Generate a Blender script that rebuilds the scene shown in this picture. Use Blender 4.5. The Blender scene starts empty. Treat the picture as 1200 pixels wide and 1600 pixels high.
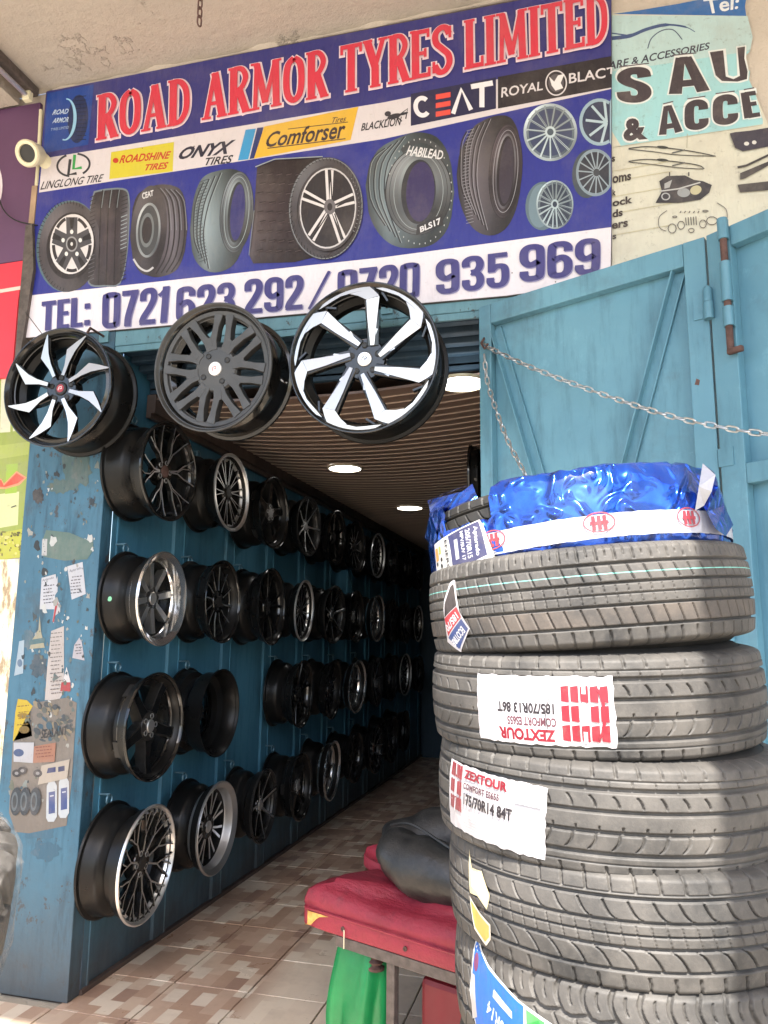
import bpy, bmesh, math, random
import numpy as np
from mathutils import Vector, Matrix
random.seed(7); rng = np.random.default_rng(7)
PI = math.pi
C = bpy.context.scene.collection
sc = bpy.context.scene
# ------------------------------------------------------------ camera, sky, sun, exposure
YAW, PITCH, ROLL, FPX = -0.25933631, 0.1642345, 0.01035838, 1188.15
H = 1.5
cy, sy, cp, sp = math.cos(YAW), math.sin(YAW), math.cos(PITCH), math.sin(PITCH)
fw = Vector((sy*cp, cy*cp, sp)); rt = Vector((cy, -sy, 0)); up = rt.cross(fw)
r2 = math.cos(ROLL)*rt + math.sin(ROLL)*up; u2 = -math.sin(ROLL)*rt + math.cos(ROLL)*up
cam = bpy.data.objects.new('camera', bpy.data.cameras.new('camera')); C.objects.link(cam)
cam.matrix_world = Matrix(((r2.x, u2.x, -fw.x, 0), (r2.y, u2.y, -fw.y, 0), (r2.z, u2.z, -fw.z, H), (0, 0, 0, 1)))
cam.data.sensor_fit = 'HORIZONTAL'; cam.data.sensor_width = 36; cam.data.lens = FPX/1200*36
cam.data.clip_start = 0.05; cam.data.clip_end = 500
sc.camera = cam
SUN_EL, SUN_AZ = math.radians(52), math.radians(15)       # azimuth from -Y towards +X
sun_dir = Vector((math.sin(SUN_AZ)*math.cos(SUN_EL), -math.cos(SUN_AZ)*math.cos(SUN_EL), math.sin(SUN_EL)))
w = bpy.data.worlds.new('World'); sc.world = w; w.use_nodes = True
nt = w.node_tree; bg = nt.nodes['Background']
sky = nt.nodes.new('ShaderNodeTexSky'); sky.sky_type = 'NISHITA'; sky.sun_disc = False
sky.sun_elevation = SUN_EL; sky.sun_rotation = math.atan2(sun_dir.x, sun_dir.y)
sky.air_density = 1.0; sky.dust_density = 2.5
nt.links.new(sky.outputs[0], bg.inputs[0]); bg.inputs[1].default_value = 0.15
sl = bpy.data.lights.new('sun', 'SUN'); sl.energy = 3.7; sl.angle = math.radians(0.5); sl.color = (1, .95, .87)
so = bpy.data.objects.new('sun', sl); C.objects.link(so); so.rotation_euler = sun_dir.to_track_quat('Z', 'Y').to_euler()
sc.view_settings.view_transform = 'Standard'; sc.view_settings.look = 'None'
sc.view_settings.exposure = 2.0; sc.view_settings.gamma = 1; sc.view_settings.use_curve_mapping = False

def ray(x, y):
    return r2*((x-600)/FPX) + u2*((800-y)/FPX) + fw
def at(x, y, Y):                                          # point of the plane Y=const seen at a photo pixel
    d = ray(x, y); d = d*(Y/d.y); return Vector((d.x, d.y, d.z+H))

# ------------------------------------------------------------ helpers
def srgb(r, g, b, k=1.0):
    f = lambda c: (c/12.92 if c <= .04045 else ((c+.055)/1.055)**2.4)
    return (f(r/255)*k, f(g/255)*k, f(b/255)*k)
def mesh_obj(name, verts, faces, mats, parent=None, smooth=False, mi=None):
    me = bpy.data.meshes.new(name); me.from_pydata([tuple(v) for v in verts], [], faces)
    if not isinstance(mats, (list, tuple)): mats = [mats]
    for m in mats: me.materials.append(m)
    if mi is not None: me.polygons.foreach_set('material_index', mi)
    if smooth: me.polygons.foreach_set('use_smooth', [True]*len(me.polygons))
    me.update()
    return link(name, me, parent)
def link(name, me, parent=None):
    o = bpy.data.objects.new(name, me); C.objects.link(o)
    if parent: o.parent = parent
    return o
def thing(name, label, cat, loc=(0, 0, 0), group=None):
    o = bpy.data.objects.new(name, None); C.objects.link(o); o.location = loc; o.empty_display_size = .05
    return tag(o, label, cat, group)
def tag(o, label, cat, group=None):
    o['label'] = label; o['category'] = cat
    if group: o['group'] = group
    return o
def struct(o): o['kind'] = 'structure'; return o
def copy_tree(o, parent=None):
    c = o.copy(); C.objects.link(c); c.parent = parent
    for ch in list(o.children): copy_tree(ch, c)
    return c
class MB:                                                 # collects simple solids into one mesh
    def __init__(s): s.v = []; s.f = []; s.m = []
    def add(s, vs, fs, m=0):
        n = len(s.v); s.v += [tuple(v) for v in vs]; s.f += [tuple(i+n for i in f) for f in fs]; s.m += [m]*len(fs)
    def box(s, a, b, m=0, M=None, bev=0):
        x0, y0, z0 = a; x1, y1, z1 = b
        if bev:
            bm = bmesh.new(); r = bmesh.ops.create_cube(bm, size=1)
            for v in bm.verts: v.co = Vector(((x0+x1)/2+v.co.x*(x1-x0), (y0+y1)/2+v.co.y*(y1-y0), (z0+z1)/2+v.co.z*(z1-z0)))
            bmesh.ops.bevel(bm, geom=bm.edges[:], offset=bev, segments=2, affect='EDGES', profile=.5)
            bm.verts.index_update()
            vs = [v.co.copy() for v in bm.verts]; fs = [[v.index for v in f.verts] for f in bm.faces]; bm.free()
        else:
            vs = [Vector(p) for p in ((x0,y0,z0),(x1,y0,z0),(x1,y1,z0),(x0,y1,z0),(x0,y0,z1),(x1,y0,z1),(x1,y1,z1),(x0,y1,z1))]
            fs = [(0,3,2,1),(4,5,6,7),(0,1,5,4),(1,2,6,5),(2,3,7,6),(3,0,4,7)]
        if M: vs = [M @ v for v in vs]
        s.add(vs, fs, m)
    def tube(s, pts, r, n=8, m=0, closed=False, cap=True):
        pts = [Vector(p) for p in pts]; N = len(pts); vs = []; fs = []
        rr = r if isinstance(r, (list, tuple)) else [r]*N
        ref = None
        for i, p in enumerate(pts):
            if closed: t = pts[(i+1) % N]-pts[i-1]
            else: t = pts[min(i+1, N-1)]-pts[max(i-1, 0)]
            t.normalize()
            if ref is None: ref = t.orthogonal().normalized()
            ref = (ref - t*ref.dot(t)).normalized(); b = t.cross(ref)
            for k in range(n):
                a = 2*PI*k/n; vs.append(p+(ref*math.cos(a)+b*math.sin(a))*rr[i])
        for i in range(N if closed else N-1):
            for k in range(n):
                a = i*n+k; b_ = i*n+(k+1) % n; c = ((i+1) % N)*n+(k+1) % n; d = ((i+1) % N)*n+k
                fs.append((a, b_, c, d))
        if cap and not closed: fs += [tuple(range(n))[::-1], tuple((N-1)*n+k for k in range(n))]
        s.add(vs, fs, m)
    def lathe(s, prof, n=48, m=0, a0=0, a1=2*PI, M=None, closed=True):   # profile of (r, z) round Z
        full = abs(a1-a0-2*PI) < 1e-6; K = n if full else n+1; P = len(prof); vs = []; fs = []
        for i in range(K):
            a = a0+(a1-a0)*i/n
            for r, z in prof: vs.append(Vector((r*math.cos(a), r*math.sin(a), z)))
        for i in range(n):
            j = (i+1) % K
            for k in range(P if closed else P-1):
                l = (k+1) % P; fs.append((i*P+k, j*P+k, j*P+l, i*P+l))
        if M: vs = [M @ v for v in vs]
        s.add(vs, fs, m)
    def build(s, name, mats, parent=None, smooth=False):
        o = mesh_obj(name, s.v, s.f, mats, parent, smooth, s.m)
        if smooth:
            try: o.data.set_sharp_from_angle(angle=math.radians(35))
            except Exception: pass
        return o

# ------------------------------------------------------------ materials
class NT:
    def __init__(s, name):
        s.mat = bpy.data.materials.new(name); s.mat.use_nodes = True; s.t = s.mat.node_tree
        s.b = s.t.nodes['Principled BSDF']; s.co = None
    def n(s, typ, **kw):
        nd = s.t.nodes.new('ShaderNode'+typ)
        for k, v in kw.items():
            if k.startswith('i_'): nd.inputs[k[2:].replace('_', ' ')].default_value = v
            else: setattr(nd, k, v)
        return nd
    def l(s, a, b): s.t.links.new(a, b)
    def coord(s, kind='Object'):
        if not s.co: s.co = s.n('TexCoord')
        return s.co.outputs[kind]
    def geo(s): return s.n('NewGeometry').outputs['Position']
    def noise(s, vec, scale, detail=6, rough=.6, stretch=None):
        if stretch:
            mp = s.n('Mapping'); mp.inputs['Scale'].default_value = stretch; s.l(vec, mp.inputs['Vector']); vec = mp.outputs[0]
        nd = s.n('TexNoise', i_Scale=scale, i_Detail=detail, i_Roughness=rough); s.l(vec, nd.inputs['Vector']); return nd.outputs[0]
    def ramp(s, fac, stops, interp='LINEAR'):
        r = s.n('ValToRGB'); r.color_ramp.interpolation = interp; e = r.color_ramp.elements
        while len(e) > 1: e.remove(e[0])
        e[0].position = stops[0][0]; e[0].color = (*stops[0][1], 1) if len(stops[0][1]) == 3 else stops[0][1]
        for p, c in stops[1:]:
            q = e.new(p); q.color = (*c, 1)
        s.l(fac, r.inputs[0]); return r.outputs[0]
    def mix(s, fac, a, b, mode='MIX'):
        m = s.n('Mix', data_type='RGBA', blend_type=mode)
        for sock, v in ((m.inputs[0], fac), (m.inputs[6], a), (m.inputs[7], b)):
            if hasattr(v, 'is_output'): s.l(v, sock)
            elif isinstance(v, (int, float)): sock.default_value = v
            else: sock.default_value = (*v, 1)
        return m.outputs[2]
    def bump(s, h, strength=.3, dist=.01):
        b = s.n('Bump', i_Strength=strength, i_Distance=dist); s.l(h, b.inputs['Height']); s.l(b.outputs[0], s.b.inputs['Normal'])
    def set(s, **kw):
        for k, v in kw.items():
            sock = s.b.inputs[k.replace('_', ' ')]
            if hasattr(v, 'is_output'): s.l(v, sock)
            elif isinstance(v, tuple): sock.default_value = (*v, 1) if len(v) == 3 else v
            else: sock.default_value = v
        return s
def g(v): return (v, v, v)
def simple(name, col, rough=.5, metal=0, var=.25, scale=8, bump=0, bscale=60, coat=0, dust=0):
    m = NT(name); p = m.coord()
    a = m.noise(p, scale); c = m.mix(m.ramp(a, [(.3, g(0)), (.7, g(1))]), tuple(x*(1-var) for x in col), tuple(min(1, x*(1+var)) for x in col))
    if dust:
        d = m.ramp(m.noise(p, scale*2.3, 8, .7), [(.45, g(0)), (.75, g(dust))]); c = m.mix(d, c, (.25, .22, .19))
    m.set(Base_Color=c, Metallic=metal, Coat_Weight=coat, Coat_Roughness=.08)
    m.set(Roughness=m.ramp(m.noise(p, scale*1.7, 5), [(.3, g(max(.02, rough-.08))), (.7, g(min(1, rough+.1)))]))
    if bump: m.bump(m.noise(p, bscale, 5), bump, .005)
    return m.mat
def painted(name, col, dark, light, chips=.0, rough=.42, scale=1.0, streak=.5, foot=0):     # old enamel on sheet steel
    m = NT(name); p = m.geo()
    big = m.noise(p, 1.6*scale, 5, .6); c = m.mix(m.ramp(big, [(.3, g(0)), (.72, g(1))]), col, light)
    st = m.noise(p, 6*scale, 8, .7, (3, 3, .45)); c = m.mix(m.ramp(st, [(.5, g(0)), (.78, g(streak))]), c, dark)
    gr = m.noise(p, 2.7*scale, 9, .72); c = m.mix(m.ramp(gr, [(.54, g(0)), (.7, g(streak*.6))]), c, tuple((x+y)*.35 for x, y in zip(dark, (.12, .10, .08))))
    wi = m.noise(p, 4.2*scale, 9, .78, (1.4, 1.4, .8)); c = m.mix(m.ramp(wi, [(.58, g(0)), (.68, g(.3))]), c, tuple(min(1, x*1.35+.03) for x in light))
    sc_ = m.noise(p, 30*scale, 8, .75, (1, 1, 1.6)); c = m.mix(m.ramp(sc_, [(.66, g(0)), (.72, g(.35))]), c, tuple(min(1, x*1.5+.05) for x in light))
    if chips:
        ch = m.noise(p, 13*scale, 9, .72, (1, 1, .6)); c = m.mix(m.ramp(ch, [(.62-chips*.1, g(0)), (.64-chips*.1, g(.85))]), c, (.045, .04, .038))
        c2 = m.noise(p, 38*scale, 8, .7, (1, 1, .5)); c = m.mix(m.ramp(c2, [(.66, g(0)), (.69, g(.8))]), c, (.035, .035, .035))
    if foot:                                              # splashed dirt and scuffs along the floor
        s_ = m.n('SeparateXYZ'); m.l(p, s_.inputs[0]); ad = m.n('Math', operation='ADD'); m.l(s_.outputs[2], ad.inputs[0]); sb = m.n('Math', operation='MULTIPLY'); m.l(m.noise(p, 5, 8, .7), sb.inputs[0]); sb.inputs[1].default_value = .5; m.l(sb.outputs[0], ad.inputs[1])
        c = m.mix(m.ramp(ad.outputs[0], [(.28, g(.9)), (.45, g(.6)), (.85, g(0))]), c, (.06, .066, .07))
    m.set(Base_Color=c, Roughness=m.ramp(st, [(.3, g(rough)), (.7, g(rough+.25))]))
    h = m.noise(p, 5*scale, 4); m.bump(h, .35, .014)
    return m.mat
M = {}
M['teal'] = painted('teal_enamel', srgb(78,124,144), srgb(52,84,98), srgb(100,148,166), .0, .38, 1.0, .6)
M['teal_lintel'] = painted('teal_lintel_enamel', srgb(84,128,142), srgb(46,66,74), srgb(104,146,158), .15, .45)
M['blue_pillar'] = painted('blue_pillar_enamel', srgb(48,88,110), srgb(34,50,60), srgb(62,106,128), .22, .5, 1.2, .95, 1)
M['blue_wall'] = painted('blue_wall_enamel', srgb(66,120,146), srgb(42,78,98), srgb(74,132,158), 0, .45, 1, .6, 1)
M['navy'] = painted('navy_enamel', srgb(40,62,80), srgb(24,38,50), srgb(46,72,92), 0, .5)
M['dark_trim'] = simple('dark_brown_trim', srgb(84,70,64), .5)
def ceiling_mat():
    m = NT('brown_ceiling_panel'); p = m.geo(); a = m.noise(p, 3, 4, .5, (1, 8, 1))
    m.set(Base_Color=m.mix(a, srgb(100,84,76), srgb(124,104,94)), Roughness=.38); return m.mat
M['ceil'] = ceiling_mat()
M['ceil_strip'] = simple('pale_ceiling_joint', srgb(190,172,158), .4, var=.08)
def plaster(name, base, dark, chips=True):
    m = NT(name); p = m.geo()
    a = m.noise(p, 1.3, 6, .6); c = m.mix(m.ramp(a, [(.3, g(0)), (.7, g(1))]), base, tuple(x*.86 for x in base))
    b = m.noise(p, 9, 9, .75); c = m.mix(m.ramp(b, [(.6, g(0)), (.75, g(.45))]), c, dark)
    pe = m.ramp(m.noise(p, 3.1, 10, .68), [(.605, g(0)), (.625, g(1))])
    c = m.mix(m.mix(1, pe, g(.4), 'MULTIPLY'), c, tuple(min(1, x*1.12) for x in base))
    m.set(Base_Color=c, Roughness=.9)
    mm = m.n('Math', operation='MULTIPLY_ADD'); m.l(pe, mm.inputs[0]); mm.inputs[1].default_value = .55; m.l(m.noise(p, 16, 9, .7), mm.inputs[2])
    m.bump(mm.outputs[0], .75, .02); return m.mat
M['soffit'] = plaster('flaking_soffit_plaster', srgb(188,179,168), srgb(146,134,120))
M['wall_plaster'] = plaster('cream_wall_plaster', srgb(202,192,180), srgb(140,122,104))
def peeled():  # peeling cream, brightened so the colour itself carries the sunlight
    m = NT('peeled_cream_painted_sunlight'); p = m.geo()
    a = m.ramp(m.noise(p, 14, 9, .72, (1.6, 1, .5)), [(.42, srgb(160,140,112)), (.5, srgb(226,214,184)), (.62, srgb(250,242,222))])
    m.set(Base_Color=a, Roughness=.85); m.bump(m.noise(p, 25, 8), .5, .01); return m.mat
M['peeled'] = peeled()
def print_mat(name, rough, crease=.0, grime=.2):
    m = NT(name); a = m.n('Attribute', attribute_name='Col')
    p = m.geo(); st = m.noise(p, 4, 7, .7)
    c = m.mix(m.ramp(st, [(.48, g(0)), (.8, g(grime))]), a.outputs['Color'], srgb(150,140,132)); c = m.mix(m.ramp(m.noise(p, 34, 8, .75), [(.58, g(0)), (.72, g(grime*1.3))]), c, srgb(96,88,82))
    m.set(Base_Color=c, Roughness=rough)
    m.bump(m.noise(p, 2.2, 5, .55, (2.2, 1, .6)), .6, .05+crease); return m.mat
M['print'] = print_mat('printed_vinyl', .42)
M['paper'] = print_mat('printed_paper', .55, .01, .45)
def rubber(name, k, dust, tint=(1, .93, .85), rough=.62):
    m = NT(name); p = m.coord(); a = m.noise(p, 7, 8, .65)
    c = m.mix(m.ramp(a, [(.3, g(0)), (.72, g(1))]), g(k*.75), tuple(t*dust for t in tint))
    b = m.noise(p, 90, 5, .7); c = m.mix(m.ramp(b, [(.5, g(0)), (.8, g(.35))]), c, tuple(t*dust*1.3 for t in tint))
    m.set(Base_Color=c, Roughness=rough, Specular_IOR_Level=.45)
    m.bump(m.noise(p, 260, 3), .2, .002); return m.mat
M['rubber'] = rubber('dusty_tyre_rubber', .032, .116, (1, .92, .83))
M['rubber_dark'] = rubber('black_tyre_rubber', .013, .035)
M['rubber_brown'] = rubber('brown_dusted_rubber', .045, .13, (1, .82, .68))
M['black_gloss'] = simple('gloss_black_wheel_paint', g(.007), .14, 0, .3, 5, coat=.3, dust=.02)
M['black_satin'] = simple('satin_black_wheel_paint', g(.014), .3, 0, .3, 5, dust=.06)
M['grey_matte'] = simple('matte_gunmetal_paint', g(.05), .42, .2, .2, 5, dust=.08)
M['inner_dark'] = simple('dark_barrel_paint', g(.007), .32, 0, .3, 4, dust=.01)
for k_, v_ in (('inner_dark', .22), ('black_satin', .3), ('black_gloss', .4)): M[k_].node_tree.nodes['Principled BSDF'].inputs['Specular IOR Level'].default_value = v_
def machined(name, col, rough):
    m = NT(name); p = m.coord()
    w_ = m.n('TexNoise', i_Scale=3, i_Detail=2); m.l(p, w_.inputs['Vector'])
    m.set(Base_Color=col, Metallic=.92, Roughness=m.ramp(w_.outputs[0], [(.3, g(rough)), (.7, g(rough+.15))])); return m.mat
M['silver'] = machined('machined_aluminium', g(.5), .3)
M['silver_dim'] = machined('brushed_aluminium', g(.75), .25)
M['chrome'] = machined('polished_chrome_lip', g(.75), .06)
M['steel'] = simple('galvanised_steel', g(.5), .35, .85, .3, 40)
M['steel_blue'] = simple('blue_painted_steel', srgb(96,130,146), .35, .4, .2, 30)
M['rust'] = simple('rusty_steel', srgb(92,68,62), .75, .2, .4, 30, .4)
M['white_cap'] = simple('white_centre_cap', g(.7), .35, var=.05)
M['red_cap'] = simple('red_centre_emblem', srgb(150,40,50), .35, var=.1)
M['green_dot'] = simple('green_inspection_dot', srgb(120,190,150), .5, var=.1)
M['concrete'] = plaster('sunlit_street_concrete', srgb(176,166,150), srgb(120,110,98))
M['white_plastic'] = simple('yellowed_white_plastic', srgb(214,208,180), .4, var=.08)
M['lens'] = simple('black_lens_glass', g(.02), .5)
def emit(name, col, s):
    m = NT(name); m.set(Base_Color=g(.8), Emission_Color=col, Emission_Strength=s); return m.mat
M['lamp'] = emit('lit_downlight_panel', (1, .97, .93), 2.4)
M['fabric_red'] = simple('red_vinyl_upholstery', srgb(132,26,44), .62, 0, .18, 6, .35, 120)
def vinyl():
    m = NT('worn_red_vinyl'); p = m.coord(); a = m.noise(p, 5, 8, .7)
    c = m.mix(m.ramp(a, [(.35, g(0)), (.7, g(1))]), srgb(122,22,40), srgb(150,44,62)); c = m.mix(m.ramp(m.noise(p, 14, 9, .75), [(.56, g(0)), (.72, g(.5))]), c, srgb(70,22,30))
    m.set(Base_Color=c, Roughness=m.ramp(a, [(.3, g(.42)), (.7, g(.7))])); w1 = m.noise(p, 9, 6, .65, (1, 2.2, 1)); m.bump(w1, .6, .02); return m.mat
M['fabric_red'] = vinyl()
M['foam'] = simple('yellow_seat_foam', srgb(206,158,86), .9, 0, .35, 40, .6, 60)
M['bag_black'] = simple('black_leatherette', g(.016), .42, 0, .3, 9, .5, 45, dust=.1)
M['green'] = simple('green_plastic_bag', srgb(6,122,66), .38, 0, .2, 8, .3, 20)
M['frame_grey'] = simple('grey_metal_frame', srgb(92,84,80), .6, .3, .35, 30)
def foil():
    m = NT('blue_metallic_foil'); p = m.coord(); a = m.noise(p, 16, 8, .7)
    c = m.ramp(a, [(.35, srgb(26,66,170)), (.7, srgb(44,100,200))])
    m.set(Base_Color=c, Metallic=.75, Roughness=.15, Coat_Weight=.6, Coat_Roughness=.05)
    w1 = m.n('TexNoise', i_Scale=19, i_Detail=4, i_Roughness=.6, noise_type='RIDGED_MULTIFRACTAL', i_Distortion=1.2); m.l(p, w1.inputs['Vector'])
    m.bump(w1.outputs[0], 1.0, .028); return m.mat
M['foil'] = foil()
def film():
    m = NT('clear_wrapping_film'); p = m.coord()
    a = m.ramp(m.noise(p, 22, 8, .75, (1, 1, 2)), [(.38, g(.04)), (.7, g(.42))])
    m.set(Base_Color=srgb(176,172,168), Roughness=.25, Alpha=a)
    m.bump(m.noise(p, 30, 8, .7), .9, .02); return m.mat
M['film'] = film()
def tile_mat():
    m = NT('mosaic_print_floor_tile'); p = m.geo(); s_ = m.n('SeparateXYZ'); m.l(p, s_.inputs[0])
    def math_(op, a, b=None):
        q = m.n('Math', operation=op)
        for i, v in enumerate((a, b)):
            if v is None: continue
            if hasattr(v, 'is_output'): m.l(v, q.inputs[i])
            else: q.inputs[i].default_value = v
        return q.outputs[0]
    u = math_('FLOOR', math_('DIVIDE', math_('ADD', s_.outputs[0], 5.75), .0675))
    stag = math_('MULTIPLY', math_('MODULO', u, 2), .5)
    v = math_('FLOOR', math_('ADD', math_('DIVIDE', s_.outputs[1], .1133), stag))
    cb = m.n('CombineXYZ'); m.l(u, cb.inputs[0]); m.l(v, cb.inputs[1])
    wn = m.n('TexWhiteNoise', noise_dimensions='2D'); m.l(cb.outputs[0], wn.inputs['Vector'])
    c = m.ramp(wn.outputs[0], [(0, srgb(160,130,112)), (.12, srgb(178,148,126)), (.4, srgb(192,164,142)), (.62, srgb(200,176,154)), (.76, srgb(216,200,180))], 'CONSTANT')
    # worn plain area by the threshold, right of the first strip of tiles
    wx = math_('SMOOTH_MIN', math_('MULTIPLY', math_('ADD', s_.outputs[0], 1.45), 8), 1.0)
    wy = math_('MULTIPLY', math_('SUBTRACT', 3.95, s_.outputs[1]), 4)
    q = m.n('Clamp'); m.l(math_('MINIMUM', wx, wy), q.inputs[0])
    c = m.mix(math_('MULTIPLY', q.outputs[0], .86), c, srgb(226,210,188))
    di = m.noise(p, 5, 9, .7); c = m.mix(m.ramp(di, [(.48, g(0)), (.82, g(.35))]), c, srgb(130,114,102))
    sp_ = m.noise(p, 17, 9, .7); c = m.mix(m.ramp(sp_, [(.68, g(0)), (.71, g(.7))]), c, srgb(80,60,50))
    m.set(Base_Color=c, Roughness=m.ramp(di, [(.3, g(.22)), (.75, g(.55))])); return m.mat
M['tile'] = tile_mat()
M['grout'] = simple('dark_grout', srgb(96,80,70), .9)

# ------------------------------------------------------------ flat print: coloured shapes laid on a surface
_tc = {}
def text_geo(s, bold=0.0, shear=0.0):
    k = (s, bold, shear)
    if k not in _tc:
        cu = bpy.data.curves.new('t', 'FONT'); cu.body = s; cu.offset = bold; cu.shear = shear; cu.resolution_u = 3; cu.fill_mode = 'FRONT' if hasattr(cu, 'fill_mode') else cu.fill_mode
        ob = bpy.data.objects.new('t', cu); C.objects.link(ob)
        dg = bpy.context.evaluated_depsgraph_get(); me = bpy.data.meshes.new_from_object(ob.evaluated_get(dg))
        vs = np.array([v.co[:2] for v in me.vertices]); fs = [tuple(p.vertices) for p in me.polygons]
        bpy.data.objects.remove(ob); bpy.data.curves.remove(cu); bpy.data.meshes.remove(me)
        x0, x1 = vs[:, 0].min(), vs[:, 0].max()
        y0, y1 = (vs[:, 1].min(), vs[:, 1].max())
        _tc[k] = ((vs-[x0, y0])/[x1-x0, y1-y0], fs)
    return _tc[k]
def smooth_path(pts, n=5):
    P = [np.array(p, float) for p in pts]; out = []
    for i in range(len(P)-1):
        a, b, c, d = P[max(i-1, 0)], P[i], P[i+1], P[min(i+2, len(P)-1)]
        for k in range(n):
            t = k/n; out.append(.5*((2*b)+(-a+c)*t+(2*a-5*b+4*c-d)*t*t+(-a+3*b-3*c+d)*t**3))
    out.append(P[-1]); return out
class Print:
    def __init__(s, mapf, step=.00006, base=0.0, k=.92): s.map = mapf; s.v = []; s.f = []; s.c = []; s.vc = []; s.d = base; s.step = step; s.k = k
    def raw(s, pts, faces, col):
        n = len(s.v); s.v += [s.map(float(p[0]), float(p[1]), s.d) for p in pts]
        s.f += [tuple(i+n for i in f) for f in faces]; s.vc += [srgb(*(col[i] if isinstance(col[0], tuple) else col), s.k) for i in range(len(pts))]; s.d += s.step
    def poly(s, pts, col): s.raw(pts, [tuple(range(len(pts)))], col)
    def ell(s, cx, cy_, rx, ry, col, rot=0, n=36, a0=0, a1=360):
        c, si = math.cos(math.radians(rot)), math.sin(math.radians(rot)); pts = []
        for i in range(n if a1-a0 == 360 else n+1):
            a = math.radians(a0+(a1-a0)*i/n); x, y = rx*math.cos(a), ry*math.sin(a); pts.append((cx+x*c-y*si, cy_+x*si+y*c))
        s.poly(pts, col)
    def ring(s, cx, cy_, rx, ry, t, col, rot=0, n=40, a0=0, a1=360, t2=None):
        c, si = math.cos(math.radians(rot)), math.sin(math.radians(rot)); pts = []; t2 = t if t2 is None else t2
        for i in range(n+1):
            a = math.radians(a0+(a1-a0)*i/n)
            for x, y in ((rx*math.cos(a), ry*math.sin(a)), ((rx-t)*math.cos(a), (ry-t2)*math.sin(a))): pts.append((cx+x*c-y*si, cy_+x*si+y*c))
        s.raw(pts, [(2*i, 2*i+1, 2*i+3, 2*i+2) for i in range(n)], col)
    def shade(s, pts, cols, nc=22, nr=10, ycols=None):      # x-monotone outline printed with a left-to-right tone range
        pts = [tuple(map(float, p)) for p in pts]; xs = [p[0] for p in pts]; x0, x1 = min(xs)+1e-4, max(xs)-1e-4; out = []; cc = []
        for i_ in range(nc+1):
            x = x0+(x1-x0)*i_/nc; ys = []
            for k in range(len(pts)):
                (ax, ay), (bx, by) = pts[k], pts[(k+1) % len(pts)]
                if (ax-x)*(bx-x) <= 0 and ax != bx: ys.append(ay+(by-ay)*(x-ax)/(bx-ax))
            lo, hi = (min(ys), max(ys)) if ys else (0, 0); f = i_/nc*(len(cols)-1); a = min(int(f), len(cols)-2); f -= a
            for j in range(nr+1):
                out.append((x, lo+(hi-lo)*j/nr)); v = 1+.28*math.sin(PI*(1-j/nr))-.22
                cc.append(tuple((cols[a][k]*(1-f)+cols[a+1][k]*f)*v for k in range(3)))
        s.raw(out, [(i_*(nr+1)+j, (i_+1)*(nr+1)+j, (i_+1)*(nr+1)+j+1, i_*(nr+1)+j+1) for i_ in range(nc) for j in range(nr)], cc)
    def gring(s, cx, cy_, rx, ry, t, c0, c1, rot=0, n=48, t2=None, ph=-130):
        c, si = math.cos(math.radians(rot)), math.sin(math.radians(rot)); pts = []; cc = []; t2 = t if t2 is None else t2
        for i in range(n+1):
            a = 2*PI*i/n; f = (.5+.5*math.cos(a-math.radians(ph)))*.6+.4*(.5+.5*math.cos(3*a+1))
            for x, y in ((rx*math.cos(a), ry*math.sin(a)), ((rx-t)*math.cos(a), (ry-t2)*math.sin(a))):
                pts.append((cx+x*c-y*si, cy_+x*si+y*c)); cc.append(tuple(c0[k]*(1-f)+c1[k]*f for k in range(3)))
        s.raw(pts, [(2*i, 2*i+1, 2*i+3, 2*i+2) for i in range(n)], cc)
    def line(s, pts, wd, col):
        P = [np.array(p, float) for p in pts]; out = []; N = len(P); w_ = wd if isinstance(wd, (list, tuple)) else [wd]*N
        for i in range(N):
            t = P[min(i+1, N-1)]-P[max(i-1, 0)]; t /= (np.linalg.norm(t)+1e-9); nn = np.array([-t[1], t[0]])*w_[i]/2
            out += [P[i]+nn, P[i]-nn]
        s.raw(out, [(2*i, 2*i+1, 2*i+3, 2*i+2) for i in range(N-1)], col)
    def quadmap(s, q):
        tl, tr, br, bl = [np.array(p, float) for p in q]
        return lambda u, v: (bl*(1-u)+br*u)*(1-v)+(tl*(1-u)+tr*u)*v
    def text(s, t, q, col, bold=0, shear=0):               # q = photo corners TL, TR, BR, BL of the lettering
        vs, fs = text_geo(t, bold, shear); f = s.quadmap(q); s.raw([f(u, v) for u, v in vs], fs, col)
    def build(s, name, mat, parent):
        o = mesh_obj(name, s.v, s.f, mat, parent)
        me = o.data; at_ = me.color_attributes.new('Col', 'FLOAT_COLOR', 'POINT')
        arr = [q for c in s.vc for q in (c[0], c[1], c[2], 1)]
        at_.data.foreach_set('color', arr); return o
def on_plane(Y):
    def f(x, y, d): return at(x, y, Y) + Vector((0, -d, 0))
    return f
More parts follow.
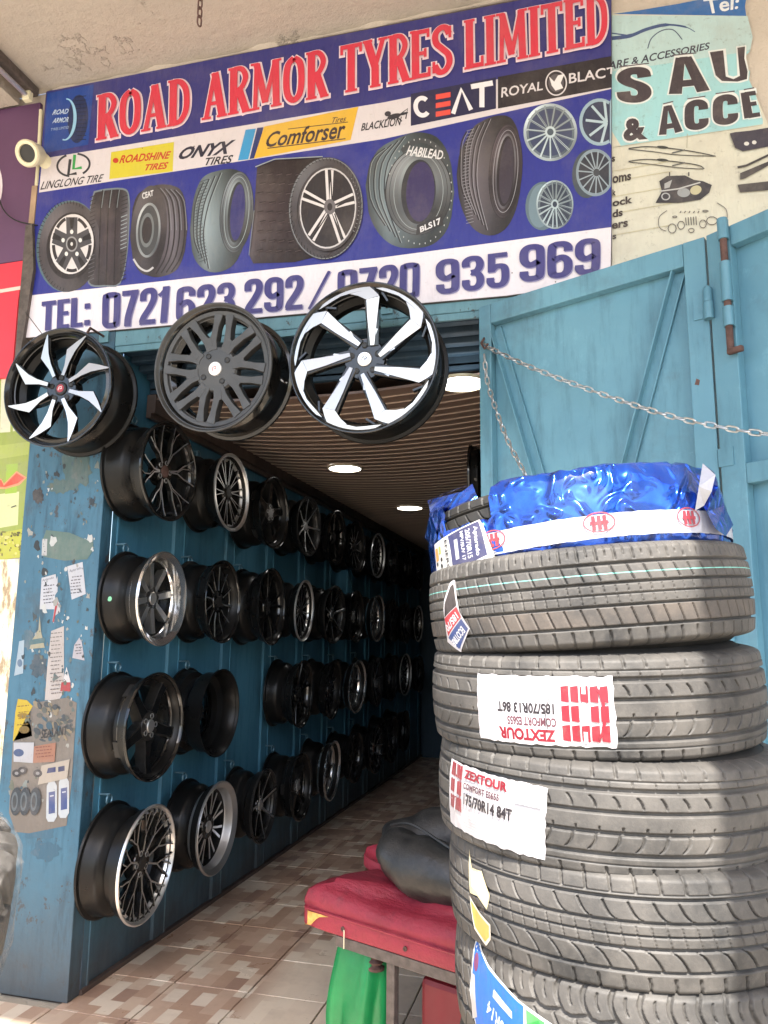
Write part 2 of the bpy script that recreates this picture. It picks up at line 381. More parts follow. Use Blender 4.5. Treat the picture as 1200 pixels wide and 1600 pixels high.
# slab serif capitals drawn as strokes in a unit-high cell
def arc(pts): return [tuple(p) for p in smooth_path(pts, 5)]
def glyph(ch):
    T, S = .138, .052
    if ch == 'R': return .40, [([(.1,0),(.1,1)],T), (arc([(.1,.965),(.24,.95),(.32,.76),(.24,.54),(.1,.5)]),.1), ([(.2,.5),(.34,0)],T), ([(0,.02),(.2,.02)],S), ([(0,.98),(.15,.98)],S), ([(.26,.02),(.42,.02)],S)]
    if ch == 'O': return .42, [(arc([(.21,.95),(.32,.82),(.35,.5),(.32,.18),(.21,.05),(.1,.18),(.07,.5),(.1,.82),(.21,.95)]),.12)]
    if ch == 'A': return .46, [([(.07,0),(.22,.98)],.085), ([(.22,.98),(.37,0)],T), ([(.12,.32),(.33,.32)],.08), ([(-.01,.02),(.16,.02)],S), ([(.27,.02),(.46,.02)],S)]
    if ch == 'D': return .42, [([(.1,0),(.1,1)],T), (arc([(.1,.96),(.24,.92),(.34,.7),(.34,.3),(.24,.08),(.1,.04)]),.11), ([(0,.02),(.15,.02)],S), ([(0,.98),(.15,.98)],S)]
    if ch == 'M': return .58, [([(.09,0),(.11,1)],.08), ([(.11,.98),(.28,.12)],.12), ([(.28,.12),(.45,.98)],.08), ([(.46,1),(.48,0)],.13), ([(0,.02),(.17,.02)],S), ([(.38,.02),(.58,.02)],S), ([(0,.98),(.14,.98)],S), ([(.42,.98),(.57,.98)],S)]
    if ch == 'T': return .42, [([(.21,0),(.21,1)],T), ([(.02,.955),(.40,.955)],.09), ([(.035,1),(.035,.8)],S), ([(.385,1),(.385,.8)],S), ([(.1,.02),(.32,.02)],S)]
    if ch == 'Y': return .44, [([(.22,0),(.22,.45)],T), ([(.22,.42),(.07,1)],T), ([(.22,.42),(.37,1)],.085), ([(.12,.02),(.32,.02)],S), ([(-.01,.98),(.17,.98)],S), ([(.28,.98),(.45,.98)],S)]
    if ch == 'E': return .38, [([(.1,0),(.1,1)],T), ([(.05,.955),(.35,.955)],.09), ([(.1,.51),(.28,.51)],.08), ([(.05,.045),(.36,.045)],.09), ([(.335,1),(.335,.82)],S), ([(.35,0),(.35,.2)],S), ([(.28,.6),(.28,.42)],S), ([(0,.02),(.1,.02)],S), ([(0,.98),(.1,.98)],S)]
    if ch == 'S': return .38, [(arc([(.33,.8),(.27,.94),(.17,.95),(.08,.84),(.09,.66),(.2,.52),(.31,.38),(.33,.2),(.25,.06),(.14,.05),(.06,.2)]),.115), ([(.345,.96),(.345,.72)],S), ([(.045,.28),(.045,.04)],S)]
    if ch == 'L': return .36, [([(.1,0),(.1,1)],T), ([(.05,.045),(.34,.045)],.09), ([(.33,0),(.33,.22)],S), ([(0,.02),(.1,.02)],S), ([(0,.98),(.2,.98)],S)]
    if ch == 'I': return .21, [([(.105,0),(.105,1)],T), ([(0,.02),(.21,.02)],S), ([(0,.98),(.21,.98)],S)]
    return .2, []
def serif_text(P, s, q, fill, edge, border):
    x = 0; gl = []
    for ch in s:
        wd, st = glyph(ch); gl.append((x, st)); x += wd+.012
    tot = x-.012; f = P.quadmap(q)
    for add, col in ((border, edge), (0, fill)):
        for x0, st in gl:
            for pts, wd in st:
                pp = [np.array(p, float) for p in pts]
                if add:                                  # lengthen the ends so the border shows round them
                    a = pp[0]-pp[1]; b = pp[-1]-pp[-2]; pp[0] = pp[0]+a/np.linalg.norm(a)*add*.5; pp[-1] = pp[-1]+b/np.linalg.norm(b)*add*.5
                N = len(pp); out = []
                for i in range(N):
                    t = pp[min(i+1, N-1)]-pp[max(i-1, 0)]; t /= np.linalg.norm(t); nn = np.array([-t[1], t[0]])*(wd+add)/2
                    for e in (pp[i]+nn, pp[i]-nn): out.append(f((e[0]+x0)/tot, e[1]))
                P.raw(out, [(2*i, 2*i+1, 2*i+3, 2*i+2) for i in range(N-1)], col)

# ============================================================ SETTING
FY = 3.0                                                  # front of the shop
XL, XJ, XR = -2.12, -.37, -.37                            # inner wall, door jamb
ZC = 2.685; ZL = 2.85; YB = 10.0; ZS = 4.3
o = MB(); o.box((-60, -60, -.30), (60, FY-.001, -.012)); struct(o.build('ground', M['concrete']))
fl = MB(); fl.box((-3.2, FY+.001, -.12), (.6, YB, -.012)); floor = struct(fl.build('floor', M['grout']))
# floor tiles, each its own slab
TS = .35; tm = MB(); tm.box((.0035, .0035, -.011), (TS-.0035, TS-.0035, 0), bev=.0015); proto_tile = None
for i in range(-5, 8):
    for j in range(-6, 20):
        x = -1.45+i*TS; y = 3.28+j*TS
        if x+TS < XL-.02 and y >= FY-.2: continue
        if x > 0.9 or x < -2.6 or y > YB-.1 or (x > XJ and y > FY): continue
        if proto_tile is None: proto_tile = tm.build('tile', M['tile'], floor); t = proto_tile
        else: t = link('tile', proto_tile.data, floor)
        t.location = (x, y, random.uniform(-.0012, .0008))
# canopy slab and an added shade column, street side
cb = MB(); cb.box((-9, -.45, ZS), (9, FY-.001, ZS+.25)); canopy = struct(cb.build('canopy_ceiling', M['soffit']))
rg = MB()                                                 # ragged strip of plaster where soffit meets wall
n = 90; vs = []; fs = []
for i in range(n+1):
    x = -2.6+5.0*i/n; k = .004+.02*max(0, math.sin(i*.37)*math.sin(i*.91+1))+random.uniform(0, .007)
    vs += [(x, FY-.012-k, ZS+.001), (x, FY-.012-k*.6, ZS-k*.9), (x, FY-.006, ZS-k*1.3)]
for i in range(n): a = 3*i; fs += [(a, a+1, a+4, a+3), (a+1, a+2, a+5, a+4)]
mesh_obj('flaking_edge', vs, fs, M['soffit'], canopy)
cm = MB(); cm.box((.545, -.1, -.01), (.9, .3, ZS-.001), bev=.01); tag(cm.build('added_shade_column', M['wall_plaster']), 'unseen square plastered column added to cast a shadow edge on the tyre stack', 'column')  # out of view, added to shade the right end of the tyre stack
# facade wall pieces (upper wall; wall left of pillar; wall right of the doors)
fw_ = MB(); fw_.box((-9, FY, 2.93), (6, FY+.2, ZS-.001)); fw_.box((-9, FY, -.1), (-2.546, FY+.2, 2.929)); fw_.box((XJ+.06, FY+.03, -.1), (6, FY+.2, 2.929))
facade = struct(fw_.build('facade_wall', M['wall_plaster']))
# side wall of the shop: ribbed steel sheet
def ribbed_wall(name, x, y0, y1, z0, z1, sgn, mat):
    vs = []; fs = []; y = y0; pr = []
    while y < y1:
        for dy, dx in ((0, 0), (.05, 0), (.062, .012), (.556, .012), (.568, 0)): pr.append((min(y+dy, y1), x-sgn*dx))
        y += .617
    pr.append((y1, x))
    for yy, xx in pr: vs += [(xx, yy, z0), (xx, yy, z1)]
    fs = [(2*i, 2*i+2, 2*i+3, 2*i+1) for i in range(len(pr)-1)]
    return mesh_obj(name, vs, fs, mat)
lw = struct(ribbed_wall('wall_left', XL, FY+.06, YB, 0, ZL+.2, 1, M['blue_wall']))
skm = MB(); skm.box((XL-.2, FY+.06, 0), (XL+.012, YB, .02)); skm.build('skirting', M['dark_trim'], lw)
# bolt-on seam plates of the ribbed wall
for k in range(11):
    y = FY+.1+k*.62; s_ = MB(); s_.box((XL-.001, y, .021), (XL+.006, y+.012, ZC)); s_.build('seam', M['blue_wall'], lw)
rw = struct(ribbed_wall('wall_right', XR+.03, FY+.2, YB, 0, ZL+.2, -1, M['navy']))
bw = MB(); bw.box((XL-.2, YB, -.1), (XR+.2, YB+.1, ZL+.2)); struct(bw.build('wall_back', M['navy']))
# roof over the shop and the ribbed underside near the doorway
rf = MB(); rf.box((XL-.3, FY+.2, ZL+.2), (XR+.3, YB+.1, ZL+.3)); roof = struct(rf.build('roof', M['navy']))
for k in range(4):
    y = FY+.05+k*.07; b = MB(); b.box((XL, y, ZL-.012-.02*k), (XJ, y+.05, ZL+.03-.02*k), bev=.006); b.build('header_slat', M['navy'], roof)
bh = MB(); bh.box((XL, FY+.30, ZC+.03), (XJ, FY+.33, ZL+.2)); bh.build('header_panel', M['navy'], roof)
# slatted ceiling: every board a piece, slightly sagging in the middle
XCm = (XL+XJ)/2; HW = (XJ-XL)/2
def sag(x): return ZC-.055*(1-((x-XCm)/HW)**2)
ceil = struct(MB().build('ceiling', M['ceil']))
cbm = MB(); cbm.box((XL, FY+.3, ZC+.05), (XJ, YB, ZC+.06)); ceil.data = cbm.build('tmp', M['ceil']).data; bpy.data.objects.remove(bpy.data.objects['tmp'])
def board(y0, y1, dz0, dz1, mat):
    vs = []; fs = []; n = 14
    for i in range(n+1):
        x = XL+.02+(XJ-XL-.04)*i/n; z = sag(x)
        vs += [(x, y0, z+dz0), (x, y1, z+dz0), (x, y1, z+dz1), (x, y0, z+dz1)]
    for i in range(n):
        a = 4*i; b = a+4
        for k in range(4): fs.append((a+k, a+(k+1) % 4, b+(k+1) % 4, b+k))
    fs += [(0, 3, 2, 1), (4*n, 4*n+1, 4*n+2, 4*n+3)]
    return vs, fs
vs, fs = board(0, .088, 0, .012, None); p0 = mesh_obj('ceiling_board', vs, fs, M['ceil'], ceil)
vs, fs = board(0, .007, -.004, .008, None); p1 = mesh_obj('joint_strip', vs, fs, M['ceil_strip'], ceil)
p0.location.y = FY+.29; p1.location.y = FY+.29+.0895
k = 1
while FY+.29+k*.098 < YB-.1:
    a = link('ceiling_board', p0.data, ceil); a.location.y = FY+.29+k*.098
    b = link('joint_strip', p1.data, ceil); b.location.y = FY+.29+k*.098+.0895; k += 1
tr = MB(); tr.box((XL+.001, FY+.28, ZC-.075), (XL+.05, YB, ZC+.02)); tr.box((XL+.001, FY+.28, ZC-.1), (XL+.028, YB, ZC-.0755)); tr.build('cornice', M['dark_trim'], ceil)
# lit downlights
def downlight(px, py, Y0, lab):
    d = ray(px, py); z = ZC
    for _ in range(6):
        P_ = d*((z-H)/d.z); z = sag(P_.x)-.004
    t = thing('downlight', lab, 'ceiling light', (P_.x, P_.y, z), 'round lit panels in the slatted ceiling')
    a = MB(); a.lathe([(.118, .004), (.118, -.006), (.108, -.009), (.108, .004)], 40); a.build('bezel', M['white_plastic'], t, True)
    b = MB(); b.lathe([(0, .0), (0, -.006), (.107, -.006), (.107, 0)], 40, closed=True); b.build('diffuser', M['lamp'], t)
downlight(722, 598, 0, 'largest round lit ceiling light, nearest the doorway beside the blue door edge')
downlight(539, 731, 0, 'round lit ceiling light in the middle of the brown ceiling, below the silver wheel')
downlight(640, 793, 0, 'smallest round lit ceiling light, deepest in the shop left of the blue foil')
# pillar left of the doorway, lintel, jamb
pl = MB(); pl.box((-2.546, FY-.02, 0), (XL, FY+.06, 2.93), bev=.004); pillar = tag(pl.build('steel_pillar', M['blue_pillar']), 'blue painted steel pillar left of the doorway covered with torn stickers', 'pillar')
lt = MB(); lt.box((XL-.001+.002, FY-.018, ZL), (XJ+.3, FY+.05, 2.93), bev=.003); lt.box((XL+.002, FY-.012, ZL-.03), (XJ, FY+.0, ZL-.001))
lintel = tag(lt.build('door_lintel', M['teal_lintel']), 'teal steel beam over the doorway under the banner', 'beam')
jb = MB(); jb.box((XJ, FY+.0, 0), (XJ+.06, FY+.06, ZL-.001)); tag(jb.build('door_jamb', M['teal']), 'teal steel post at the right side of the doorway behind the door leaf', 'door jamb')

# ============================================================ LEFT NEIGHBOUR
def plate(px, Y, th, name, mat, parent=None):             # flat board cut along a photo outline, with thickness
    f = [at(x, y, Y) for x, y in px]; n = len(f); b = [p+Vector((0, th, 0)) for p in f]
    return mesh_obj(name, f+b, [tuple(range(n)), tuple(range(2*n-1, n-1, -1))]+[(i, i+n, (i+1) % n+n, (i+1) % n) for i in range(n)], mat, parent)
sg = thing('neighbour_sign', 'purple and red sign board of the neighbouring shop at the far left', 'sign', (-2.9, FY-.02, 3.0))
def rel(o, root): o.parent = root; o.matrix_parent_inverse = Matrix.Translation(-root.location); return o
m_pur = simple('purple_sign_vinyl', srgb(92,62,94), .5, var=.12, scale=2); m_red = simple('red_sign_vinyl', srgb(222,52,70), .5, var=.1, scale=2)
rel(plate([(-140,196),(63,160),(58,270),(38,406),(-140,434)], FY-.02, .019, 'purple_panel', m_pur), sg)
rel(plate([(-140,435),(38,407),(28,470),(18,589),(-140,602)], FY-.021, .02, 'red_panel', m_red), sg)
P = Print(on_plane(FY-.0225)); P.line([(-140,478),(36,449)], 5.5, (236,200,190))
rel(P.build('sign_stripe', M['print'], None), sg)
P = Print(on_plane(FY-.0225)); P.ring(-42, 290, 46, 62, 4, (225,215,225), n=40); rel(P.build('sign_circle', M['print'], None), sg)
gpk = .8
gp = thing('green_poster', 'faded yellow-green poster with red script on the wall left of the pillar', 'poster', (-2.8, FY, 2.2))
P = Print(on_plane(FY-.004), k=.78); P.poly([(-140,604),(20,592),(56,588),(50,700),(44,800),(36,872),(20,872),(-140,890)], (156,170,78))
P.poly([(2,590),(18,588),(16,675),(0,676)], (222,220,190)); P.poly([(24,620),(34,620),(30,672),(20,674)], (222,220,190)); P.poly([(-30,700),(46,690),(44,710),(-30,722)], (172,184,92))
P.poly([(-30,776),(30,768),(28,820),(-30,830)], (214,218,160)); P.poly([(10,726),(28,724),(26,770),(8,772)],(160,190,66))
P.poly([(-20,750),(2,748),(6,756),(26,736),(42,746),(30,758),(8,764),(-20,762)], (226,150,110)); P.poly([(-20,752),(2,750),(6,759),(26,739),(38,747),(28,755),(8,761),(-20,760)], (214,82,60))
P.poly([(-30,838),(38,826),(36,870),(-30,880)], (190,190,70))
for i in range(46): x, y = random.uniform(-10, 36), random.uniform(830, 868); P.ell(x, y, random.uniform(1, 3.5), random.uniform(1, 3), random.choice([(120,116,50),(84,80,44),(216,206,120)]), n=7)
P.line([(18,793),(26,790)], 1.5, (60,60,50))
rel(P.build('poster_print', M['paper'], None), gp)
o = plate([(-140,880),(37,873),(30,1000),(22,1120),(12,1240),(5,1420),(0,1560),(-140,1600)], FY-.008, .007, 'peeling_wall_panel', M['peeled']); tag(o, 'peeling cream wall strip with sunlight painted in, left of the blue pillar', 'wall')
# dark frame edge at the left of the main banner, conduit, dome camera, cable
o = plate([(40,352),(50,350),(52,420),(37,520),(30,560),(23,560),(30,470)], FY-.05, .045, 'frame_edge', M['frame_grey']); tag(o, 'grey steel frame edge showing left of the tyre banner', 'frame')
cd = MB(); cd.tube([at(64,172,FY-.03), at(60,250,FY-.03), at(57,290,FY-.03)], .009, 8); cd.build('tmpc', M['white_plastic'])
o = bpy.data.objects['tmpc']; o.name = 'conduit'; tag(o, 'thin white conduit running down beside the purple sign', 'conduit')
bd = MB(); a_, b_ = at(53,290,FY-.03), at(47,350,FY-.03); bd.box((a_.x-.012, FY-.03, b_.z), (a_.x+.02, FY-.004, a_.z)); o = bd.build('wooden_batten', simple('weathered_wood', srgb(160,136,112), .8, bump=.4)); tag(o, 'weathered wooden batten below the security camera', 'batten')
cc_ = at(47, 240, FY-.13); cam_t = thing('security_camera', 'round cream security camera at the left edge of the tyre banner', 'camera', cc_)
aim = (Vector((.12, -1, -.62))).normalized(); Rm = aim.to_track_quat('Z', 'Y').to_matrix().to_4x4()
b = MB(); b.lathe([(0, -.1), (.03, -.1), (.05, -.06), (.062, 0), (.064, .025), (.058, .034), (.043, .03), (.04, .012), (0, .012)], 28, M=Rm, closed=False); b.build('housing', M['white_plastic'], cam_t, True)
b = MB(); b.lathe([(0, .022), (.041, .0215), (.042, .013), (0, .012)], 24, M=Rm, closed=False); b.build('lens', M['lens'], cam_t, True)
b = MB(); b.tube([aim*-.08, Vector((.02, .135, -.0))], [.03, .04], 12); b.build('bracket', M['white_plastic'], cam_t, True)
cb_ = MB(); cb_.tube(smooth_path([tuple(at(-6,290,FY-.04)), tuple(at(4,325,FY-.05)), tuple(at(24,344,FY-.05)), tuple(at(58,352,FY-.035))], 6), .0035, 6)
o = cb_.build('cable', M['black_satin']); tag(o, 'thin dark cable looping across the purple sign', 'cable')
o = MB(); o.tube([at(40,488,FY-.06), at(72,530,FY-.1)], .002, 5); tag(o.build('hanging_wire', M['black_satin']), 'thin wire slanting over the banner corner to the left hanging wheel', 'wire')

# ============================================================ MAIN BANNER
BL, BR_, BB, BT = -2.652, .192, 2.935, ZS-.004
Bn = thing('shop_banner', 'large blue tyre shop banner with red title and printed tyres over the doorway', 'banner', ((BL+BR_)/2, FY-.03, BB))
rel(plate([(72,143.5),(955.5,-30),(955.5,356),(954,441),(791,463),(35.5,529),(44,462)], FY-.03, .024, 'banner_board', M['frame_grey']), Bn)
tl, tr_, br_, bl_ = (72.5,143.5), (955,-28), (955,432), (37,528)
pm = on_plane(FY-.0305)
def newp(base): return Print(pm, base=base)
P = newp(.0003)
P.poly([(73,143),(955,-27),(955.5,356),(954,440),(791,462),(36,528),(44,462)], (44,51,138))
P.poly([(73,143),(955,-27),(955,88),(600,159),(66,249)], (54,54,122))
P.poly([(66,248),(600,160),(955,88),(955,139),(600,217),(61,301)], (214,208,214))        # brand strip
P.poly([(44,462),(600,402),(955,355),(954,440),(791,462),(36,528)], (228,222,230))         # phone strip
rel(P.build('background_print', M['print'], None), Bn)
P = newp(.0012)
P.poly([(74,146),(147,132),(138,226),(68,240)], (34,70,150))
P.ell(122, 186, 16, 38, (34,48,90), 4)
for a in range(0, 12): P.line([(117+a*.3,152+a*6),(135,150+a*6.2)], 1.2, (22,30,60))
P.ring(103, 187, 17, 33, 5, (150,200,232), 4, a0=-95, a1=100, t2=2)
for t, y in (('ROAD', 181), ('ARMOR', 194)): P.text(t, [(84,y-9),(108,y-11),(107,y-3),(82,y-1)], (190,210,235), .02, .3)
P.text('TYRES LIMITED', [(80,201),(108,197),(108,201),(80,205)], (170,195,225))
rel(P.build('round_logo', M['print'], None), Bn)
P = newp(.0012)
serif_text(P, 'ROAD ARMOR TYRES LIMITED', [(153,151),(949,-9),(951,69),(151,221)], (208,58,78), (238,218,230), .062)
rel(P.build('title_lettering', M['print'], None), Bn)
def brand(fn): 
    P = newp(.0012); fn(P); rel(P.build('brand_logo', M['print'], None), Bn)
def b1(P):
    P.ring(115, 258, 27, 19, 3.2, (52,52,62), -8, a0=110, a1=250); P.ring(115, 258, 27, 19, 3.2, (52,52,62), -8, a0=-70, a1=60)
    P.line([(110,249),(107,273),(120,271)], 4.5, (44,46,54)); P.line([(117,242),(115,264),(128,262)], 4.5, (44,160,80))
    P.text('LINGLONG TIRE', [(66,284),(163,272),(160,284),(63,297)], (40,38,48), .01, .25)
def b2(P):
    P.poly([(174,238),(272,222),(270,268),(171,280)], (208,196,62)); P.text('ROADSHINE', [(188,243),(268,236),(266,248),(186,256)], (190,60,40), .03, .3)
    P.text('TIRES', [(228,257),(264,253),(262,264),(226,267)], (190,60,40), .03, .3); P.ell(181, 251, 4.5, 4, (190,60,40))
def b3(P):
    P.text('ONYX', [(283,231),(369,218),(362,240),(278,250)], (40,40,60), .04, .35); P.text('TIRES', [(322,247),(365,242),(362,255),(319,259)], (40,40,50), .02, .2)
def b4(P):
    P.poly([(384,203),(400,201),(388,249),(372,251)], (60,150,205)); P.poly([(402,200),(412,199),(400,247),(390,249)], (40,54,110))
    P.poly([(413,198),(560,167),(548,219),(397,248)], (222,178,62)); P.text('Comforser', [(420,207),(541,187),(539,216),(414,231)], (52,40,50), .02, .2)
    P.line([(418,232),(540,217)], 1.5, (52,40,50)); P.line([(450,202),(544,191)], 1.2, (52,40,50)); P.text('Tires', [(520,184),(542,181),(540,190),(518,193)], (52,40,50), .01, .2)
def b5(P):
    P.text('BLACKLION', [(566,193),(628,182),(626,196),(564,205)], (40,38,48), .02, .1)
    for c_, rx, ry in (((616,182),11,4),((606,178),5,4),((631,178),7,2)): P.ell(*c_, rx, ry, (50,48,58), -15)
    P.line([(624,180),(637,170),(634,186)], 2, (50,48,58)); P.line([(608,184),(602,190)], 2, (50,48,58)); P.line([(622,184),(628,190)], 2, (50,48,58))
def b6(P):
    P.poly([(642,147),(775,121),(775,170),(642,197)], (42,42,76))
    P.ring(660, 167, 14, 17, 7, (232,230,238), -6, a0=45, a1=315)
    for k_ in range(3): P.poly([(681,148+k_*13.5),(704,144+k_*13.5),(704,152+k_*13.5),(681,156+k_*13.5)], (222,82,72))
    P.line([(708,178),(721,140),(736,172)], 7, (232,230,238)); P.line([(736,136),(770,130)], 8, (232,230,238)); P.line([(753,133),(753,168)], 8, (232,230,238))
def b7(P):
    P.poly([(778,120.5),(955,88),(955,137),(778,170)], (44,40,46)); P.text('ROYAL', [(784,137),(849,127),(848,141),(783,153)], (214,210,216), .015)
    P.text('BLAC', [(889,115),(946,106),(946,122),(889,131)], (214,210,216), .015); P.ring(869, 130, 17, 20, 2, (214,210,216)); P.ell(869,130,12,14,(90,86,92))
    P.poly([(858,120),(866,128),(872,118),(882,116),(876,130),(880,138),(868,142),(862,134)], (230,228,232)); P.line([(948,108),(955,106),(955,116)],3,(214,210,216))
for f_ in (b1, b2, b3, b4, b5, b6, b7): brand(f_)
def pic(fn, name='tyre_picture'):
    P = newp(.0014+pic.n*.0000); fn(P); rel(P.build(name, M['print'], None), Bn)
pic.n = 0
def rimface(P, cx, cy_, rx, ry, n, col, dark, wd, rot=0, pair=0, edge=3, back=None):
    P.gring(cx, cy_, rx, ry, edge, tuple(c*.6 for c in col), tuple(min(255, c*1.15) for c in col), rot); P.ell(cx, cy_, rx-edge+.5, ry-edge+.5, back or dark, rot); P.gring(cx, cy_, rx-edge, ry-edge, 3, dark, tuple(c*.75 for c in col), rot)
    for i in range(n):
        a = 2*PI*i/n+.3
        for o_ in ((-pair, pair) if pair else (0,)):
            P.line([(cx+4*math.cos(a+o_*3), cy_+4*math.sin(a+o_*3)), (cx+(rx-edge*.6)*math.cos(a+o_), cy_+(ry-edge*.6)*math.sin(a+o_))], wd, tuple(c*(.86+.14*math.cos(a-2)) for c in col)); P.line([(cx+6*math.cos(a+o_*3)+1, cy_+6*math.sin(a+o_*3)+1), (cx+(rx-edge)*math.cos(a+o_)+1.2, cy_+(ry-edge)*math.sin(a+o_)+1.2)], wd*.3, dark)
    P.ell(cx, cy_, rx*.2, ry*.2, col); P.ell(cx, cy_, rx*.12, ry*.12, dark)
def t1(P):
    P.ell(107, 385, 50, 72, (86,110,120), 6); P.ell(109, 386, 48, 70.5, (44,40,44), 6); P.gring(109, 386, 48, 70.5, 12, (46,42,46), (104,100,106), 6, t2=20)
    for i in range(34): a = math.radians(100+i*6); P.line([(107+49*math.cos(a), 385+71*math.sin(a)), (108+45*math.cos(a), 385+66*math.sin(a))], 1.1, (36,34,38))
    P.ell(112, 384, 37, 52, (40,36,40), 6); P.ell(113, 382, 34, 47, (216,212,214), 6)
    for i in range(5):
        a = -PI/2+2*PI*i/5; c, s = math.cos(a), math.sin(a)
        P.poly([(113+8*s, 382-11*c),(113+30*c+9*s, 382+42*s-12*c),(113+30*c-9*s, 382+42*s+12*c),(113-8*s, 382+11*c)], (70,70,76))
        P.poly([(113+18*c+2*s, 382+25*s-3*c),(113+31*c+4*s, 382+42*s-5*c),(113+31*c-4*s, 382+42*s+5*c),(113+18*c-2*s,382+25*s+3*c)], (34,32,36))
        a2 = a+PI/5; P.ring(113, 382, 31, 44, 5, (44,40,44), a0=math.degrees(a2)-16, a1=math.degrees(a2)+16, n=8)
    P.ell(113, 382, 9, 12, (150,150,154)); P.ell(113, 382, 7, 9.5, (40,38,42)); P.ell(113, 382, 2, 3, (210,210,210))
    for i in range(5): a = PI/2+2*PI*i/5; P.ell(113-14*math.cos(a), 382-19*math.sin(a), 2.6, 3.4, (225,225,225))
def t2(P):
    o_ = [(147,299),(165,295),(192,294),(202,304),(203,340),(199,400),(188,444),(165,448),(142,447),(136,430),(137,390),(140,330)]
    P.poly([tuple(p) for p in smooth_path(o_+[o_[0]], 3)][:-1], (112,124,134)); c = np.array([169,372]); P.shade([tuple(c+(np.array(p)-c)*.965) for p in smooth_path(o_+[o_[0]], 3)][:-1], [(96,92,98),(60,54,60),(66,58,64),(52,46,52),(104,104,112)])
    for x in (158, 170, 182): P.line(smooth_path([(x+3,297),(x,320),(x-2,372),(x-3,420),(x-4,446)], 3), 1.6, (36,32,36)); P.line(smooth_path([(x+5,297),(x+3,310),(x+1,325)], 2), 1.1, (120,130,136))
    for i in range(22): y = 305+i*6.2; P.line([(141-i*.1,y+4),(150-i*.1,y)], 1.3, (92,92,98) if i > 8 else (40,36,40)); P.line([(190-i*.1,y+4),(200-i*.12,y)], 1.3, (150,160,166) if 4 < i < 14 else (44,40,44))
def t3(P):
    o_ = [(222,298),(245,289),(270,290),(286,302),(293,340),(291,385),(278,420),(255,432),(235,432),(214,420),(204,385),(205,340),(212,310)]
    P.shade([tuple(p) for p in smooth_path(o_+[o_[0]], 3)][:-1], [(60,54,60),(52,46,50),(74,68,76),(104,100,110),(60,54,60)]); 
    for i, x in enumerate((262, 270, 278, 286)): P.line(smooth_path([(x-14,294+i),(x-1,315),(x+3,360),(x-3,400),(x-18,428-i)], 4), 2.2, (36,32,38)); P.line(smooth_path([(x-11,294+i),(x+2,315),(x+6,360)], 4), 1.1, (126,130,140))
    P.gring(233, 360, 28, 70, 9, (40,36,40), (92,88,94), 4, t2=26); P.gring(232, 360, 19, 43, 4, (90,96,102), (190,196,200), 4); P.ell(232, 360, 16, 38, (70,72,76), 4); P.ell(230, 360, 11, 27, (110,116,120), 4); P.ell(230, 360, 8, 21, (54,50,54), 4)
    P.text('CEAT', [(222,302),(240,297),(240,306),(223,312)], (220,220,224), .03); P.line(smooth_path([(209,405),(218,418),(230,424),(240,418)], 4), 3, (190,190,194))
def sidetyre(P, o_, hole, tread, dark, light, hc, hl, lines):
    P.shade([tuple(p) for p in smooth_path(o_+[o_[0]], 3)][:-1], [tuple(c*.7 for c in tread), tuple(min(255, c*1.35) for c in tread), tread, tuple(c*.6 for c in tread), tuple(c*.85 for c in tread)], 30, 14)
    for l_ in lines: P.line(smooth_path(l_, 4), 1.8, dark); P.line([p+np.array([2.2,0]) for p in smooth_path(l_, 4)], .8, light)
    cx, cy_, rx, ry, rot = hole; P.ell(cx, cy_, rx*1.75, ry*1.28, dark, rot); P.gring(cx, cy_, rx*1.68, ry*1.26, rx*.7, tuple(c*.55 for c in hl), tuple(min(255, c*1.5) for c in hl), rot, t2=ry*.26); P.ring(cx, cy_, rx*1.3, ry*1.12, 1, light, rot); P.ring(cx, cy_, rx*1.52, ry*1.2, .8, dark, rot); P.gring(cx, cy_, rx*1.06, ry*1.02, rx*.2, dark, light, rot, t2=ry*.07); P.ell(cx, cy_, rx*.9, ry*.95, dark, rot); P.ell(cx+rx*.1, cy_, rx*.74, ry*.88, hc, rot)
def t4(P):
    sidetyre(P, [(330,270),(360,264),(385,275),(392,310),(388,360),(370,408),(345,425),(320,422),(302,400),(297,360),(303,310),(315,280)], (370,332,15,50,5), (104,116,122), (52,56,62), (150,164,170), (52,52,110), (88,94,100),
        [[(345+i*-9, 270+i*5),(326-i*7, 320),(318-i*5, 370),(326-i*5, 420-i*8)] for i in range(4)])
    for i in range(26): y = 285+i*5; P.line([(303+abs(13-i)*.7,y),(316+abs(13-i)*.8,y-5)], 1, (66,74,80))
